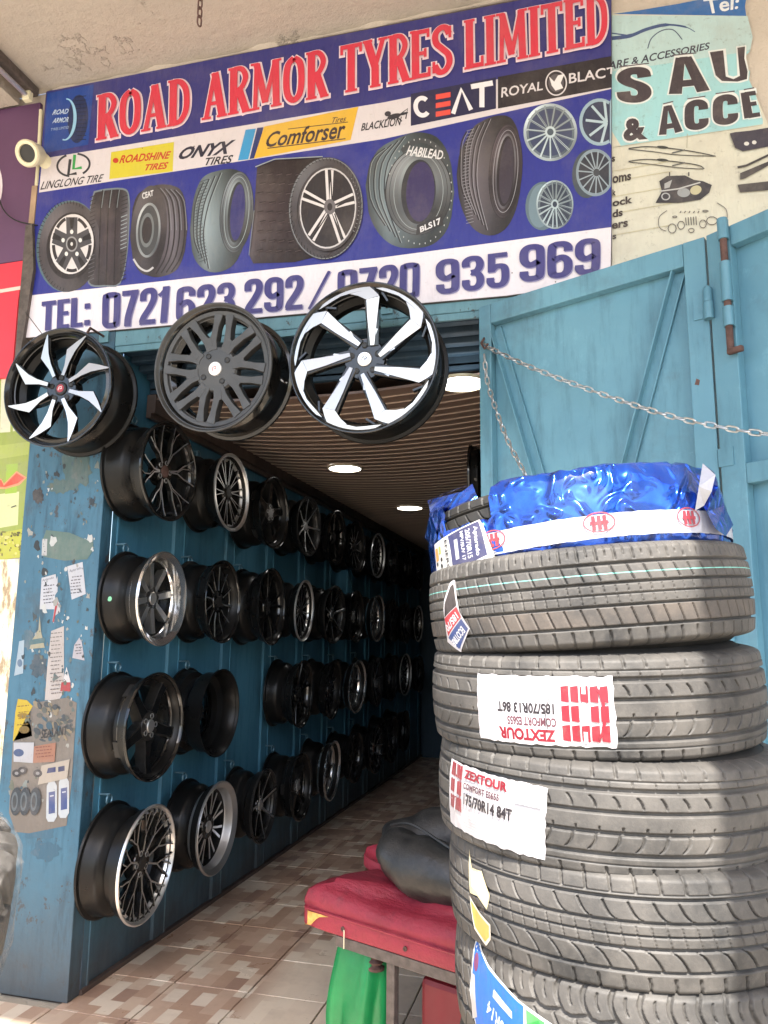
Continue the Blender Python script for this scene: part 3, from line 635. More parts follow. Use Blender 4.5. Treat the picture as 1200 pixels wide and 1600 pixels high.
def t5(P):
    o_ = [(400,262),(430,250),(505,246),(520,255),(500,330),(500,400),(460,410),(395,412),(390,400),(398,330)]
    P.shade(o_, [(84,76,80),(60,50,54),(48,38,42),(44,36,40),(40,32,36)])
    for r in range(9):
        for c in range(5): x = 402+c*15+r%2*4; y = 270+r*15; P.line([(x,y+2),(x+10,y)], 1.2, (38,30,34)); P.line([(x,y+4),(x+9,y+2)], .8, (92,82,84))
    P.line([(400,262),(430,250),(505,246)], 1.6, (150,160,164)); P.line([(398,330),(390,400)],1.2,(120,128,134))
    P.ell(510, 327, 58, 80, (36,32,36), 4); P.gring(510, 327, 58, 80, 13, (40,34,38), (104,104,110), 4, t2=17); P.ring(510, 327, 57, 79, 1.2, (130,136,142), 4)
    for i in range(60): a = math.radians(i*6); P.line([(510+57*math.cos(a), 327+79*math.sin(a)), (510+53*math.cos(a+.05), 327+74*math.sin(a+.05))], .9, (26,24,28))
    for i in range(14): a = math.radians(-40+i*5.5); P.line([(512+51*math.cos(a), 327+72*math.sin(a)), (512+48*math.cos(a), 327+68*math.sin(a))], .9, (150,150,154)); P.ell(514, 328, 47, 67, (70,66,70), 4); P.ell(514, 328, 44, 63, (200,198,202), 4); P.ell(514, 328, 42, 60.5, (48,44,48), 4)
    for i in range(5):
        a = -PI/2+.05+2*PI*i/5
        for o2 in (-.11, .11): P.line([(516+5*math.cos(a+o2*4), 326+7*math.sin(a+o2*4)), (514+42*math.cos(a+o2), 328+60*math.sin(a+o2))], 4.2, (218,214,216))
        P.line([(520+8*math.cos(a), 328+10*math.sin(a)), (516+40*math.cos(a), 328+58*math.sin(a))], 1.8, (30,28,32))
    P.ell(517, 326, 9, 12, (110,106,110)); P.ell(517, 326, 4, 6, (50,46,50))
def t6(P):
    sidetyre(P, [(622,216),(650,207),(682,214),(702,245),(710,300),(702,352),(680,380),(650,388),(615,384),(588,360),(573,320),(573,275),(590,235)], (654,300,30,53,3), (92,104,110), (48,50,56), (150,160,164), (58,50,92), (94,98,102),
        [[(632-i*10, 214+i*6),(606-i*9, 255),(602-i*8, 310),(626-i*8, 380-i*9)] for i in range(4)])
    P.ring(656, 300, 52, 84, 8, (70,74,78), 3, a0=-130, a1=-50, n=12); P.text('HABILEAD', [(640,228),(694,236),(691,250),(634,243)], (222,222,226), .02)
    P.poly([(652,352),(690,335),(693,352),(650,368)], (48,48,52)); P.text('BLS17', [(656,355),(688,340),(690,350),(657,364)], (222,222,226), .03)
    for i in range(30): a = math.radians(-160+i*10); P.ell(656+50*math.cos(a), 300+82*math.sin(a), .9, 1.6, (180,184,186), n=6)
def t7(P):
    sidetyre(P, [(742,196),(770,182),(798,184),(812,215),(816,265),(810,315),(795,352),(772,368),(745,362),(725,335),(714,290),(718,240)], (790,268,15,58,4), (76,72,78), (40,36,42), (150,150,158), (60,54,66), (58,52,58),
        [[(765-i*9, 186+i*5),(748-i*7, 230),(744-i*6, 290),(760-i*6, 360-i*8)] for i in range(5)])
    for i in range(30): y = 205+i*5; P.line([(722+abs(15-i)*.5,y),(732+abs(15-i)*.6,y-3)], .9, (140,140,148))
for f_ in (t1, t2, t3, t4, t5, t6, t7): pic(f_)
def r1_(P): rimface(P, 860, 207, 42, 45, 15, (190,206,214), (74,88,100), 3, edge=5, back=(60,70,100))
def r2_(P):
    pts = [(955,154)]+[(937+32*math.cos(math.radians(a)), 191+37*math.sin(math.radians(a))) for a in range(-60,-301,-12)]+[(955,228)]
    P.poly([p for p in pts if p[0] <= 955], (150,176,190)); P.poly([(min(955, 940+(p[0]-940)*.86), 191+(p[1]-191)*.86) for p in pts], (48,56,84))
    for a in (95,140,185,230,275): P.line([(948,192),(942+27*math.cos(math.radians(a)), 191+33*math.sin(math.radians(a)))], 4, (176,198,208))
def r3_(P):
    P.ell(918, 272, 24, 38, (66,76,86), 4); pts = [(930+30*math.cos(math.radians(a)), 270+37*math.sin(math.radians(a))) for a in range(-35,-326,-10)]
    P.poly([(min(955,x),y) for x,y in pts], (130,148,160)); P.poly([(min(955, 930+(x-930)*.87), 270+(y-270)*.87) for x,y in pts], (44,48,60))
    for a in range(40, 330, 24): x, y = 930+27*math.cos(math.radians(a)), 270+34*math.sin(math.radians(a)); P.line([(932,270),(min(x,954.5),y)], 2, (150,164,174))
    P.ell(932,270,5,6,(60,64,72))
def r4_(P):
    P.ell(848, 322, 27, 38, (92,112,124), 4); P.ell(844, 322, 18, 34, (110,132,144), 4); rimface(P, 867, 320, 29, 38, 10, (172,190,198), (50,60,78), 2.6, pair=.13, edge=3)
for f_ in (r1_, r2_, r3_, r4_): pic(f_, 'rim_picture')
P = newp(.0013)
def fat(ch):
    T = .15; L_, R_, m_ = .075, .345, .21; rd = lambda y0, y1, k=.09: arc([(L_, y0+k), (L_, y1-k), (L_+.04, y1-.085), (m_, y1-.068), (R_-.04, y1-.085), (R_, y1-k), (R_, y0+k), (R_-.04, y0+.085), (m_, y0+.068), (L_+.04, y0+.085), (L_, y0+k)])
    if ch == '0': return .42, [(rd(0, 1, .16), T)]
    if ch == '1': return .27, [([(.16, 0), (.16, 1)], .16), ([(.0, .76), (.06, .80), (.16, .94)], .10)]
    if ch == '2': return .40, [(arc([(L_, .66), (L_, .84), (.13, .92), (.2, .935), (.28, .92), (.325, .82), (.32, .66), (.24, .45), (.11, .2), (.08, .06)]), T), ([(.02, .065), (.40, .065)], .13)]
    if ch == '3': return .40, [(arc([(L_, .7), (L_, .84), (.13, .92), (.2, .935), (.28, .91), (.325, .8), (.32, .66), (.27, .56), (.17, .53)]), .14), (arc([(.17, .52), (.28, .48), (.33, .36), (.33, .2), (.28, .09), (.2, .065), (.12, .09), (L_, .18), (L_, .32)]), .14)]
    if ch == '5': return .41, [([(.09, .46), (.09, 1)], .13), ([(.04, .935), (.37, .935)], .13), (arc([(.09, .5), (.16, .6), (.24, .62), (.315, .58), (.34, .45), (.34, .22), (.29, .09), (.2, .065), (.12, .09), (L_, .18), (L_, .3)]), .14)]
    if ch in '69':
        st = [(arc([(R_, .72), (R_, .84), (.29, .92), (.21, .935), (.13, .92), (L_, .82), (L_, .2), (.12, .09), (.21, .065), (.29, .09), (R_, .2), (R_, .42), (.29, .53), (.22, .56), (.1, .48)]), .145)]
        return .42, (st if ch == '6' else [([(.42-x, 1-y) for x, y in p_], t_) for p_, t_ in st])
    if ch == '7': return .38, [([(.0, .93), (.38, .93)], .14), (arc([(.3, .9), (.22, .55), (.16, .25), (.15, 0)]), .155)]
    if ch == 'T': return .40, [([(.2, 0), (.2, 1)], .16), ([(0, .925), (.4, .925)], .15)]
    if ch == 'E': return .34, [([(.08, 0), (.08, 1)], .16), ([(.08, .93), (.34, .93)], .14), ([(.08, .52), (.31, .52)], .13), ([(.08, .07), (.34, .07)], .14)]
    if ch == 'L': return .33, [([(.08, 0), (.08, 1)], .16), ([(.08, .07), (.33, .07)], .14)]
    if ch == 'A': return .62, [([(.09, 0), (.24, 1)], .17), ([(.53, 0), (.38, 1)], .17), ([(.22, .98), (.40, .98)], .06), ([(.16, .27), (.46, .27)], .15)]
    if ch == 'U': return .60, [([(.13, 1), (.13, .3), (.16, .15), (.24, .09), (.36, .09), (.44, .15), (.47, .3), (.47, 1)], .19)]
    if ch == 'C': return .54, [(arc([(.45, .66), (.44, .82), (.36, .91), (.25, .92), (.15, .86), (.11, .7), (.11, .3), (.15, .14), (.25, .08), (.36, .09), (.44, .18), (.45, .34)]), .19)]
    if ch == 'S': return .54, [(arc([(.44, .7), (.42, .85), (.34, .915), (.22, .92), (.13, .84), (.12, .7), (.2, .58), (.33, .48), (.42, .36), (.43, .2), (.35, .09), (.22, .08), (.12, .15), (.1, .32)]), .18)]
    if ch == ':': return .16, [([(.08, .02), (.08, .2)], .15), ([(.08, .58), (.08, .76)], .15)]
    if ch == '/': return .34, [([(.05, -.05), (.30, 1.0)], .10)]
    return .2, []
def fat_text(P, t, q, col, k=1.0):
    x = 0; gl = []
    for ch in t: wd, st = fat(ch); gl.append((x, st)); x += wd+.045
    tot = x-.045; f = P.quadmap(q)
    for x0, st in gl:
        for pts, wd in st:
            pp = [np.array(p, float) for p in pts]; N = len(pp); out = []
            for i in range(N):
                t_ = pp[min(i+1, N-1)]-pp[max(i-1, 0)]
                if i in (0, N-1) and np.allclose(pp[0], pp[-1]): t_ = pp[1]-pp[-2]
                t_ /= np.linalg.norm(t_); nn = np.array([-t_[1], t_[0]])*wd*k/2
                for e in (pp[i]+nn, pp[i]-nn): out.append(f((e[0]+x0)/tot, e[1]))
            P.raw(out, [(2*i, 2*i+1, 2*i+3, 2*i+2) for i in range(N-1)], col)
for off, col in ((1.3, (150,146,190)), (0, (62,58,122))):
    for t, q in (('TEL:', [(66,472),(142,463),(141,509),(64,518)]), ('0721', [(161,459),(268,447),(263,504),(160,514)]), ('623', [(277,450),(368,441),(367,494),(275,504)]), ('292', [(383,438),(475,430),(473,483),(382,491)]),
             ('/', [(500,426),(517,424),(497,479),(482,481)]), ('0720', [(528,424),(656,410),(655,465),(528,477)]), ('935', [(681,408),(796,394),(795,448),(682,461)]), ('969', [(812,385),(938,372),(937,427),(812,442)])):
        fat_text(P, t, [(x+off, y+off) for x, y in q], col)
rel(P.build('phone_number', M['print'], None), Bn)
for x, y in ((303,228),(222,231),(345,222),(868,440),(800,426),(84,420)): 
    e = MB(); c = at(x, y, FY-.034); e.tube([c+Vector((0,.0015,0)), c+Vector((0,.004,0))], .0028, 6); rel(e.build('rivet', M['frame_grey']), Bn)

# ============================================================ OLD POSTER ON THE RIGHT
Ob = thing('old_poster', 'torn pale blue accessories poster pasted right of the main banner', 'poster', (.4, FY, 3.0))
pm2 = on_plane(FY-.012)
P = Print(pm2, base=.0003)
torn = [(956,20),(1000,16),(1060,6),(1110,-4),(1168,-14),(1164,10),(1168,36),(1176,58),(1172,80),(1162,90),(1166,104),(1172,112),(1170,124),(1180,146),(1188,166),(1196,184),(1206,210),(1230,236),(1236,330),(1130,372),(956,440)]
P.poly(torn, (208,206,190))
P.poly([(956,24),(1168,25),(1176,58),(1172,80),(1162,90),(1166,104),(1172,112),(1170,124),(1180,146),(1192,188),(1192,194),(971,229),(956,205)], (156,206,212))
P.poly([(956,24),(1168,25),(1176,58),(1172,80),(956,112)], (178,206,208))
P.poly([(956,22),(1000,16),(1060,6),(1110,-4),(1168,-14),(1164,10),(1166,25)], (52,104,168))
P.text('Tel:', [(1098,-2),(1156,-7),(1153,14),(1105,23)], (226,232,238), .02)
P.line(smooth_path([(956,60),(985,56),(1010,46),(1040,39),(1070,42),(1086,50)], 5), [6]*6+[5]*10+[3]*5+[1.2]*5, (64,84,128)); P.line([(956,52),(978,55)], 2, (64,84,128))
P.line(smooth_path([(1012,76),(1018,60),(1034,48),(1052,47),(1066,62)], 5), 1.6, (70,80,110))
P.text('ARE & ACCESSORIES', [(950,97),(1109,66),(1109,77),(950,110)], (60,62,78), .02, .15)
def big(t, q, b):
    if t == '&': P.text(t, [(x-2.5+5*(i in (1,2)), y+(-3 if i < 2 else 3)) for i, (x, y) in enumerate(q)], (222,226,226), b+.035); P.text(t, q, (66,58,64), b); return
    fat_text(P, t, [(x-1.5+3*(i in (1,2)), y+(-4 if i < 2 else 1.5)) for i, (x, y) in enumerate(q)], (222,226,226), 1.35); fat_text(P, t, q, (66,58,64), 1.22); P.line([(q[0][0]+4, q[0][1]-5), (q[1][0]-2, q[1][1]-5)], 1.8, (90,84,92))
big('S', [(963,110),(1016,104),(1018,158),(965,160)], .06); big('A', [(1046,92),(1090,88),(1108,142),(1046,148)], .06)
P.poly([(1106,80),(1134,76),(1138,118),(1146,120),(1152,118),(1150,73),(1166,71),(1166,92),(1170,112),(1169,126),(1156,130),(1126,130),(1116,120)], (222,226,226)); P.poly([(1109,82),(1130,79),(1134,120),(1146,124),(1156,119),(1152,75),(1164,73),(1163,92),(1168,112),(1167,124),(1152,128),(1128,127),(1118,118)], (66,58,64))
big('&', [(974,186),(1008,184),(1012,218),(974,222)], .05); big('A', [(1032,168),(1054,164),(1066,206),(1030,212)], .055); big('C', [(1070,160),(1104,156),(1106,200),(1070,204)], .055); big('C', [(1114,152),(1150,148),(1152,192),(1114,196)], .055); big('E', [(1158,146),(1180,143),(1188,182),(1164,186)], .055)
for yy in (250, 266, 290, 316, 350): P.line([(958, yy+18),(1050,yy+2)], 1, (196,190,160)); 
P.line([(1074,210),(1073,232)],1,(170,168,150)); P.line([(958,231),(1190,196)],1,(180,180,164))
for t, q in (('s', [(956,246),(961,245),(961,253),(956,254)]), ('oms', [(957,276),(986,272),(986,282),(957,288)]), ('k', [(957,297),(962,296),(962,306),(957,307)]), ('ock', [(957,312),(988,306),(988,318),(957,324)]), ('ds', [(957,329),(973,326),(973,338),(957,341)]), ('ers', [(956,350),(981,345),(981,355),(956,359)]), ('s', [(957,368),(963,367),(963,374),(957,375)])):
    P.text(t, q, (62,54,54), .03)
for dy, k_ in ((0,1), (20,.85)):
    P.line(smooth_path([(982,233+dy),(1010,230+dy),(1050,233+dy),(1090,239+dy),(1118*k_+1000*(1-k_)+0,245+dy)], 4), 1.6, (70,72,70)); P.line(smooth_path([(982,234+dy),(1020,238+dy),(1060,243+dy),(1116*k_+1000*(1-k_),245+dy)], 4), 1.4, (84,86,84)); P.ell(1035, 231+dy, 9, 2.2, (60,62,60), 5); P.line([(1050,240+dy),(1070,235+dy)], 2, (90,92,90))
P.poly([(1024,318),(1034,300),(1030,284),(1042,276),(1070,275),(1084,282),(1098,284),(1112,290),(1108,302),(1094,313),(1060,318)], (54,52,58)); P.ell(1040,308,7,6,(170,172,174)); P.ell(1040,308,5,4.2,(60,58,64)); P.ell(1068,302,10,7,(150,156,160)); P.ell(1087,298,9,7,(190,184,150),-20)
P.line([(1030,300),(1060,296),(1094,286)], 2, (190,192,192)); P.line([(1046,276),(1046,270)],2,(54,52,58)); P.line([(1076,276),(1076,270)],2,(54,52,58)); P.poly([(1038,288),(1050,282),(1046,294),(1038,296)],(170,172,172))
P.line(smooth_path([(1042,330),(1030,340),(1030,356),(1040,362)], 4), 1.2, (110,106,104)); P.line(smooth_path([(1120,318),(1134,328),(1136,344)], 4), 1.2, (110,106,104))
for x, y, a, b in ((1050,358,7,8),(1064,353,6,7),(1080,361,5,4),(1098,351,6,7),(1112,346,9,7),(1054,340,4,2),(1102,331,5,2)): P.ring(x, y, a, b, 1.3, (96,92,90), n=10)
for i in range(5): P.line([(1071+i*4,341-i*.4),(1072+i*4,353)], 1.3, (80,78,78)); P.line([(1062+i*7,334),(1064+i*7,331)], 1.6, (96,92,90))
P.poly([(1140,210),(1148,208),(1170,206),(1206,200),(1212,228),(1160,238),(1148,232)], (64,60,72)); P.ell(1166,226,4,3,(210,208,204)); P.ell(1178,224,3.5,3,(210,208,204))
P.line([(1152,263),(1166,260),(1202,243)], 3.4, (62,58,60)); P.poly([(1156,272),(1204,252),(1204,258),(1164,280),(1156,282)], (62,58,60)); P.poly([(1152,290),(1206,284),(1206,298),(1156,302)], (62,58,60))
rel(P.build('poster_print', M['paper'], None), Ob)

# ============================================================ DOOR LEAVES
def leaf(name, label, A, B, zt, n_brace=True):            # steel leaf standing on line A-B (facing the street)
    A = Vector(A); B = Vector(B); d = (B-A); L = d.length; d.normalize(); nrm = Vector((d.y, -d.x)); 
    if nrm.y > 0: nrm = -nrm
    Mx = Matrix(((d.x, nrm.x, 0, A.x), (d.y, nrm.y, 0, A.y), (0, 0, 1, 0), (0, 0, 0, 1)))   # local x along, y towards street
    t = bpy.data.objects.new(name, None); C.objects.link(t); tag(t, label, 'door'); t.matrix_world = Mx
    return t, L
L1, LL = leaf('door_leaf', 'teal steel door leaf with diagonal braces standing open right of the doorway', (-.372, 2.99), (.445, 2.612), 2.85)
def part(name, boxes, mat, parent, bev=.003):
    b = MB()
    for a_, c_ in boxes: b.box(a_, c_, bev=bev)
    return b.build(name, mat, parent)
part('sheet_panel', [((.01, -.006, .02), (LL-.01, 0, ZL-.02))], M['teal'], L1, 0)
part('stile', [((0, .0, 0), (.055, .04, ZL))], M['teal'], L1); part('stile', [((LL-.075, 0, 0), (LL-.003, .04, ZL))], M['teal'], L1)
part('rail', [((.0555, .0, ZL-.085), (LL-.0755, .04, ZL-.0005))], M['teal'], L1); part('rail', [((.0555, .0, .0), (LL-.0755, .04, .08))], M['teal'], L1); part('rail', [((.0555, .0, 1.36), (LL-.0755, .04, 1.43))], M['teal'], L1)
def brace(x0, z0, x1, z1, parent):
    d = Vector((x1-x0, 0, z1-z0)); L = d.length; a = math.atan2(d.z, d.x); R_ = Matrix.Translation((x0, 0, z0)) @ Matrix.Rotation(-a, 4, 'Y')
    b = MB(); b.box((0, .0005, -.021), (L, .006, .021), M=R_); b.box((0, .006, -.021), (L, .036, -.016), M=R_); b.box((0,.001,.016),(L,.014,.021),M=R_); return b.build('brace', M['teal'], parent)
brace(.065, ZL-.10, .42, 1.50, L1); brace(LL-.10, ZL-.09, .40, 1.50, L1)
brace(.065, .10, .42, 1.34, L1); brace(LL-.10, .10, .40, 1.34, L1)
for z in (2.55, 1.5, .4):
    b = MB(); b.tube([(LL+.0, .052, z), (LL, .052, z+.058)], .017, 12); b.tube([(LL, .052, z+.060), (LL, .052, z+.105), (LL,.052,z+.115)], [.015,.015,.008], 12); b.box((LL-.05,.040,z+.01),(LL-.004,.046,z+.1)); b.build('hinge', M['teal'], L1, True)
e = MB(); e.ell = None; e.add([(LL-.062,.0405,2.34),(LL-.048,.0405,2.335),(LL-.044,.0405,2.352),(LL-.055,.0405,2.36)], [(4,3,2,1,0)]); e.build('paint_chip', M['rust'], L1)
L2, LW = leaf('door_leaf', 'second teal steel door leaf at the right edge carrying the rusty drop bolt', (.452, 2.606), (1.10, 2.10), 2.85)
part('sheet_panel', [((.01, -.006, .02), (LW-.01, 0, ZL-.02))], M['teal'], L2, 0)
part('stile', [((.004, 0, 0), (.085, .04, ZL))], M['teal'], L2); part('stile', [((LW-.07, 0, 0), (LW, .04, ZL))], M['teal'], L2)
part('rail', [((.0855, 0, ZL-.07), (LW-.0705, .04, ZL-.0005))], M['teal'], L2); part('rail', [((.0855, 0, 1.985), (LW-.0705, .04, 2.05))], M['teal'], L2); part('rail', [((.0855, 0, 0), (LW-.0705, .04, .08))], M['teal'], L2)
bx_ = .072; b = MB(); b.tube([(bx_, .058, 2.42), (bx_, .058, 2.868)], .0115, 12); b.box((bx_-.010,.048,2.405),(bx_+.04,.068,2.424), bev=.004); bolt = b.build('drop_bolt', M['rust'], L2, True)
for z0, z1 in ((2.80, 2.872), (2.585, 2.72), (2.50, 2.565)): b = MB(); b.tube([(bx_, .058, z0), (bx_, .058, z1)], .0165, 14); b.box((bx_-.012,.0405,z0),(bx_+.012,.05,z1)); b.build('bolt_sleeve', M['teal'], L2, True)
for z in (2.05, 1.0): b = MB(); b.box((.0, .0405, z), (.05, .044, z+.06)); b.build('patch_plate', M['teal'], L2)

# ============================================================ CHAINS
lk = MB(); pts = []
for i in range(20):
    a = 2*PI*i/20; x, y = math.cos(a), math.sin(a); pts.append((.0085*y, 0, .0145*x+(.0075 if x > 0 else -.0075)))
lk.tube(pts, .0033, 7, closed=True); link_mesh = lk.build('tmp_link', M['steel'], None, True); LM = link_mesh.data; bpy.data.objects.remove(link_mesh)
LR = LM.copy(); LR.materials[0] = M['rust']
def chain(label, pts, mesh=LM, pitch=.0368, scale=1.0):
    P_ = [Vector(p) for p in smooth_path([tuple(p) for p in pts], 24)]
    t = thing('steel_chain', label, 'chain', P_[0]); acc = 0; nxt = 0; k = 0; pitch *= scale
    for i in range(len(P_)-1):
        d = P_[i+1]-P_[i]; L = d.length
        while nxt <= acc+L:
            c = P_[i]+d*((nxt-acc)/L); q = d.to_track_quat('Z', 'X') @ Vector((0, 0, 1)).rotation_difference(Vector((0, 0, 1)))
            o_ = link('link', mesh, t); R_ = d.to_track_quat('Z', 'X').to_matrix().to_4x4() @ Matrix.Rotation((PI/2*(k % 2))+.35+random.uniform(-.25, .25), 4, 'Z')
            o_.matrix_local = Matrix.Translation(c-P_[0]) @ R_ @ Matrix.Scale(scale, 4); nxt += pitch; k += 1
        acc += L
    return t
chain('long silver chain sagging across the teal door leaf to the right edge', [at(757,540,2.93), at(830,574,2.80), at(930,612,2.66), at(1040,648,2.50), at(1130,668,2.40), at(1215,680,2.31), at(1290,684,2.22)], pitch=.0375, scale=.93)
chain('short silver chain hanging beside the door edge down to the blue wrapped tyre', [at(757,560,2.92), at(762,598,2.90), at(775,640,2.84), at(795,692,2.76), at(821,742,2.68), at(828,765,2.65)], pitch=.0375, scale=.9)
hk = MB(); hk.tube([at(757,528,2.95), at(752,536,2.90), at(757,545,2.88), at(762,538,2.91)], .005, 8); tag(hk.build('hook', M['rust']), 'small rusty hook on the left edge of the teal door leaf', 'hook')
top = at(312, 24, 1.9); chain('short rusty chain of a few links hanging from the plaster soffit', [(top.x, 1.9, ZS), (top.x-.004, 1.9, (ZS+at(312,35,1.9).z)/2), (top.x, 1.9, at(312,33,1.9).z)], mesh=LR, scale=.85)
# tube lamp fitting under the canopy at the left
lf = thing('tube_light_fitting', 'unlit dusty metal tube light fitting under the canopy above the purple sign', 'light fitting', (-2.69, 2.4, ZS))
b = MB(); b.box((-.03, -.62, -.05), (.03, .56, -.001), bev=.008); b.build('batten_body', M['frame_grey'], lf)
b = MB(); b.tube([(0, -.6, -.075), (0, .5, -.075)], .013, 12); b.build('tube', M['silver_dim'], lf, True)
b = MB(); b.box((-.022, .5, -.1), (.022, .53, -.0505), bev=.004); b.build('lamp_holder', M['white_plastic'], lf)
bs = MB(); bs.box((-6, 1.2, ZS-.07), (-2.78, FY-.04, ZS-.001)); bs.build('lower_slab', M['soffit'], canopy)
# ============================================================ WHEELS (local axis +Z = outward face)
def pol(r, deg): a = math.radians(deg); return (r*math.cos(a), r*math.sin(a))
def strut(mb, pts, wd, z, depth, mats=(0, 1), inset=.16, ridge=0):  # bar along 2-D points with a bevelled, differently finished top
    P_ = [Vector((*p, 0)) for p in pts]; N = len(P_); z = z if isinstance(z, (list, tuple)) else [z]*N
    wd = wd if isinstance(wd, (list, tuple)) else [wd]*N; vs = []
    for i in range(N):
        t = (P_[min(i+1, N-1)]-P_[max(i-1, 0)]).normalized(); nn = Vector((-t.y, t.x, 0)); h = wd[i]/2; bv = min(.003, h*.4)
        for off, dz in ((-h, -depth), (-h, -bv), (-h*(1-inset), 0), (h*.15*(1 if ridge else 0), h*ridge), (h*(1-inset), 0), (h, -bv), (h, -depth)): vs.append(P_[i]+nn*off+Vector((0, 0, z[i]+dz)))
    n0 = 7; L = len(mb.v)
    for i in range(N-1):
        a = L+i*n0; b = a+n0
        for k in range(6): mb.f.append((a+k, a+k+1, b+k+1, b+k)); mb.m.append(mats[1] if k in (2, 3) else mats[0])
        mb.f.append((a+6, a, b, b+6)); mb.m.append(mats[0])
    mb.f.append(tuple(L+q for q in (6,5,4,3,2,1,0))); mb.m.append(mats[0]); e = (N-1)*n0; mb.f.append(tuple(L+e+q for q in range(7))); mb.m.append(mats[0])
    mb.v += [tuple(v) for v in vs]
def plate2(mb, pts, zf, depth, ri=.0016, mats=(0, 1)):      # machined facet: flat top cut to an outline, thin dark edge, dark sides
    P_ = [Vector(p) for p in pts]; N = len(P_); ar = sum(P_[i].x*P_[(i+1) % N].y-P_[(i+1) % N].x*P_[i].y for i in range(N)); sg = 1 if ar > 0 else -1; out = []
    for i in range(N):
        e0 = (P_[i]-P_[i-1]).normalized(); e1 = (P_[(i+1) % N]-P_[i]).normalized(); n_ = Vector((e0.y+e1.y, -e0.x-e1.x)); n_ = n_.normalized() if n_.length > .2 else e0; out.append(P_[i]+n_*sg*ri)
    L = len(mb.v); mb.v += [(p.x, p.y, zf(p)) for p in P_]+[(p.x, p.y, zf(p)-.0015) for p in out]+[(p.x, p.y, zf(p)-depth) for p in out]
    idx = list(range(N)); idx = idx if sg > 0 else idx[::-1]
    mb.f.append(tuple(L+i for i in idx)); mb.m.append(mats[1])
    for k in (0, 1):
        for i in range(N): j = (i+1) % N; mb.f.append((L+k*N+i, L+(k+1)*N+i, L+(k+1)*N+j, L+k*N+j)); mb.m.append(mats[0])
_wc = {}
def wheel_proto(style, R, Wd):
    key = (style, R, Wd)
    if key in _wc: return _wc[key]
    t = bpy.data.objects.new('alloy_wheel', None); C.objects.link(t); t.empty_display_size = .1
    gloss = M['black_gloss']; lipm = gloss; body = gloss; top = gloss; inner = M['inner_dark']; dish = .03; hub_r = .068; nl = 5; capm = M['black_satin']; lip_w = .014
    S = dict(A=dict(top=M['silver'], dish=.012), B=dict(body=M['grey_matte'], top=M['grey_matte'], lipm=M['grey_matte'], nl=4, capm=M['white_cap'], dish=.03, lip_w=.026), C=dict(top=M['silver'], capm=M['silver_dim'], dish=.012),
        D=dict(top=M['silver_dim'], capm=M['rust'], dish=.014), E_=dict(top=M['silver_dim'], lipm=M['silver_dim']), F=dict(body=M['grey_matte'], top=M['silver_dim'], lipm=M['chrome'], capm=M['silver_dim'], dish=.06, lip_w=.02),
        G=dict(dish=.045, capm=M['silver_dim'], body=M['black_satin'], top=M['black_gloss']), H=dict(), I=dict(top=M['silver_dim'], lipm=M['silver_dim'], dish=.014), J=dict(body=M['black_gloss'], top=M['silver_dim'], lipm=M['silver'], dish=.066, lip_w=.02, capm=M['silver_dim']),
        K=dict(dish=.014, top=M['silver_dim'], lipm=M['black_satin'], capm=M['silver_dim']), L=dict(dish=.03), N=dict(top=M['silver_dim'], dish=.05), O=dict(lipm=M['chrome'], body=M['grey_matte'], top=M['silver_dim'], dish=.05, lip_w=.03))[style]
    lipm = S.get('lipm', lipm); body = S.get('body', body); top = S.get('top', top); dish = S.get('dish', dish); nl = S.get('nl', 5); capm = S.get('capm', capm); lip_w = S.get('lip_w', lip_w)
    b = MB()                                               # barrel
    outp = [(R-.001, -.012), (R-.013, -.018), (R-.02, -.04), (R-.022, -.055), (R-.05, -.07), (R-.052, -.095), (R-.03, -.115), (R-.022, -.13), (R-.022, -Wd+.04), (R-.017, -Wd+.022), (R-.016, -Wd+.014), (R-.002, -Wd+.009), (R, -Wd), (R-.007, -Wd)]
    inp = [(R-.014, -Wd+.012), (R-.028, -Wd+.04), (R-.03, -.13), (R-.058, -.11), (R-.058, -.075), (R-.034, -.058), (R-.03, -.03), (R-.018, -.014)]
    b.lathe(outp+inp, 72); b.build('barrel', [inner if style != 'B' else M['black_gloss']], t, True)
    b = MB(); Rl = R-.012
    if dish > .055: b.lathe([(R, -.0122), (R+.0005, -.003), (R-.002, 0), (R-.006, .0), (R-.0125, -.005), (R-.031, -.016), (R-.0365, -.045), (R-.0385, -dish), (R-.043, -dish-.008), (R-.047, -dish-.009), (R-.047, -dish-.014), (R-.0172, -.0135)], 72)
    else: b.lathe([(R+.0, -.0122), (R+.0005, -.003), (R-.002, 0), (R-.006, .0), (R-.009, -.003), (R-.0125, -.006-dish*.15), (R-.014-lip_w*.45, -.012-dish*.5), (R-.018-lip_w, -dish), (R-.022-lip_w, -dish-.012), (R-.026-lip_w, -dish-.014), (R-.0295, -dish-.02), (R-.0172, -.0135)], 72)
    b.build('rim_lip', [lipm], t, True)
    ri = R-.02-lip_w; fz = -dish+.004; hz = -.035 if style not in 'FJ' else -.062
    Z = lambda f, a=hz, c=fz: a+(c-a)*f                    # height of the face along the spoke
    sp = MB(); n = 5
    def s_(rs, angs, ws, zs=None, dp=.03, mats=(0, 1), inset=.16, ridge=0):
        rs = [min(r*R, R-(.0195 if dish < .055 else .054)) if dp > .012 else r*R for r in rs]; strut(sp, [pol(r, a) for r, a in zip(rs, angs)], [w*R for w in ws], [Z(min(1, r/ri)) + (zs[i] if zs else 0) for i, r in enumerate(rs)], dp, mats, inset, ridge)
    q = ri/R+.015
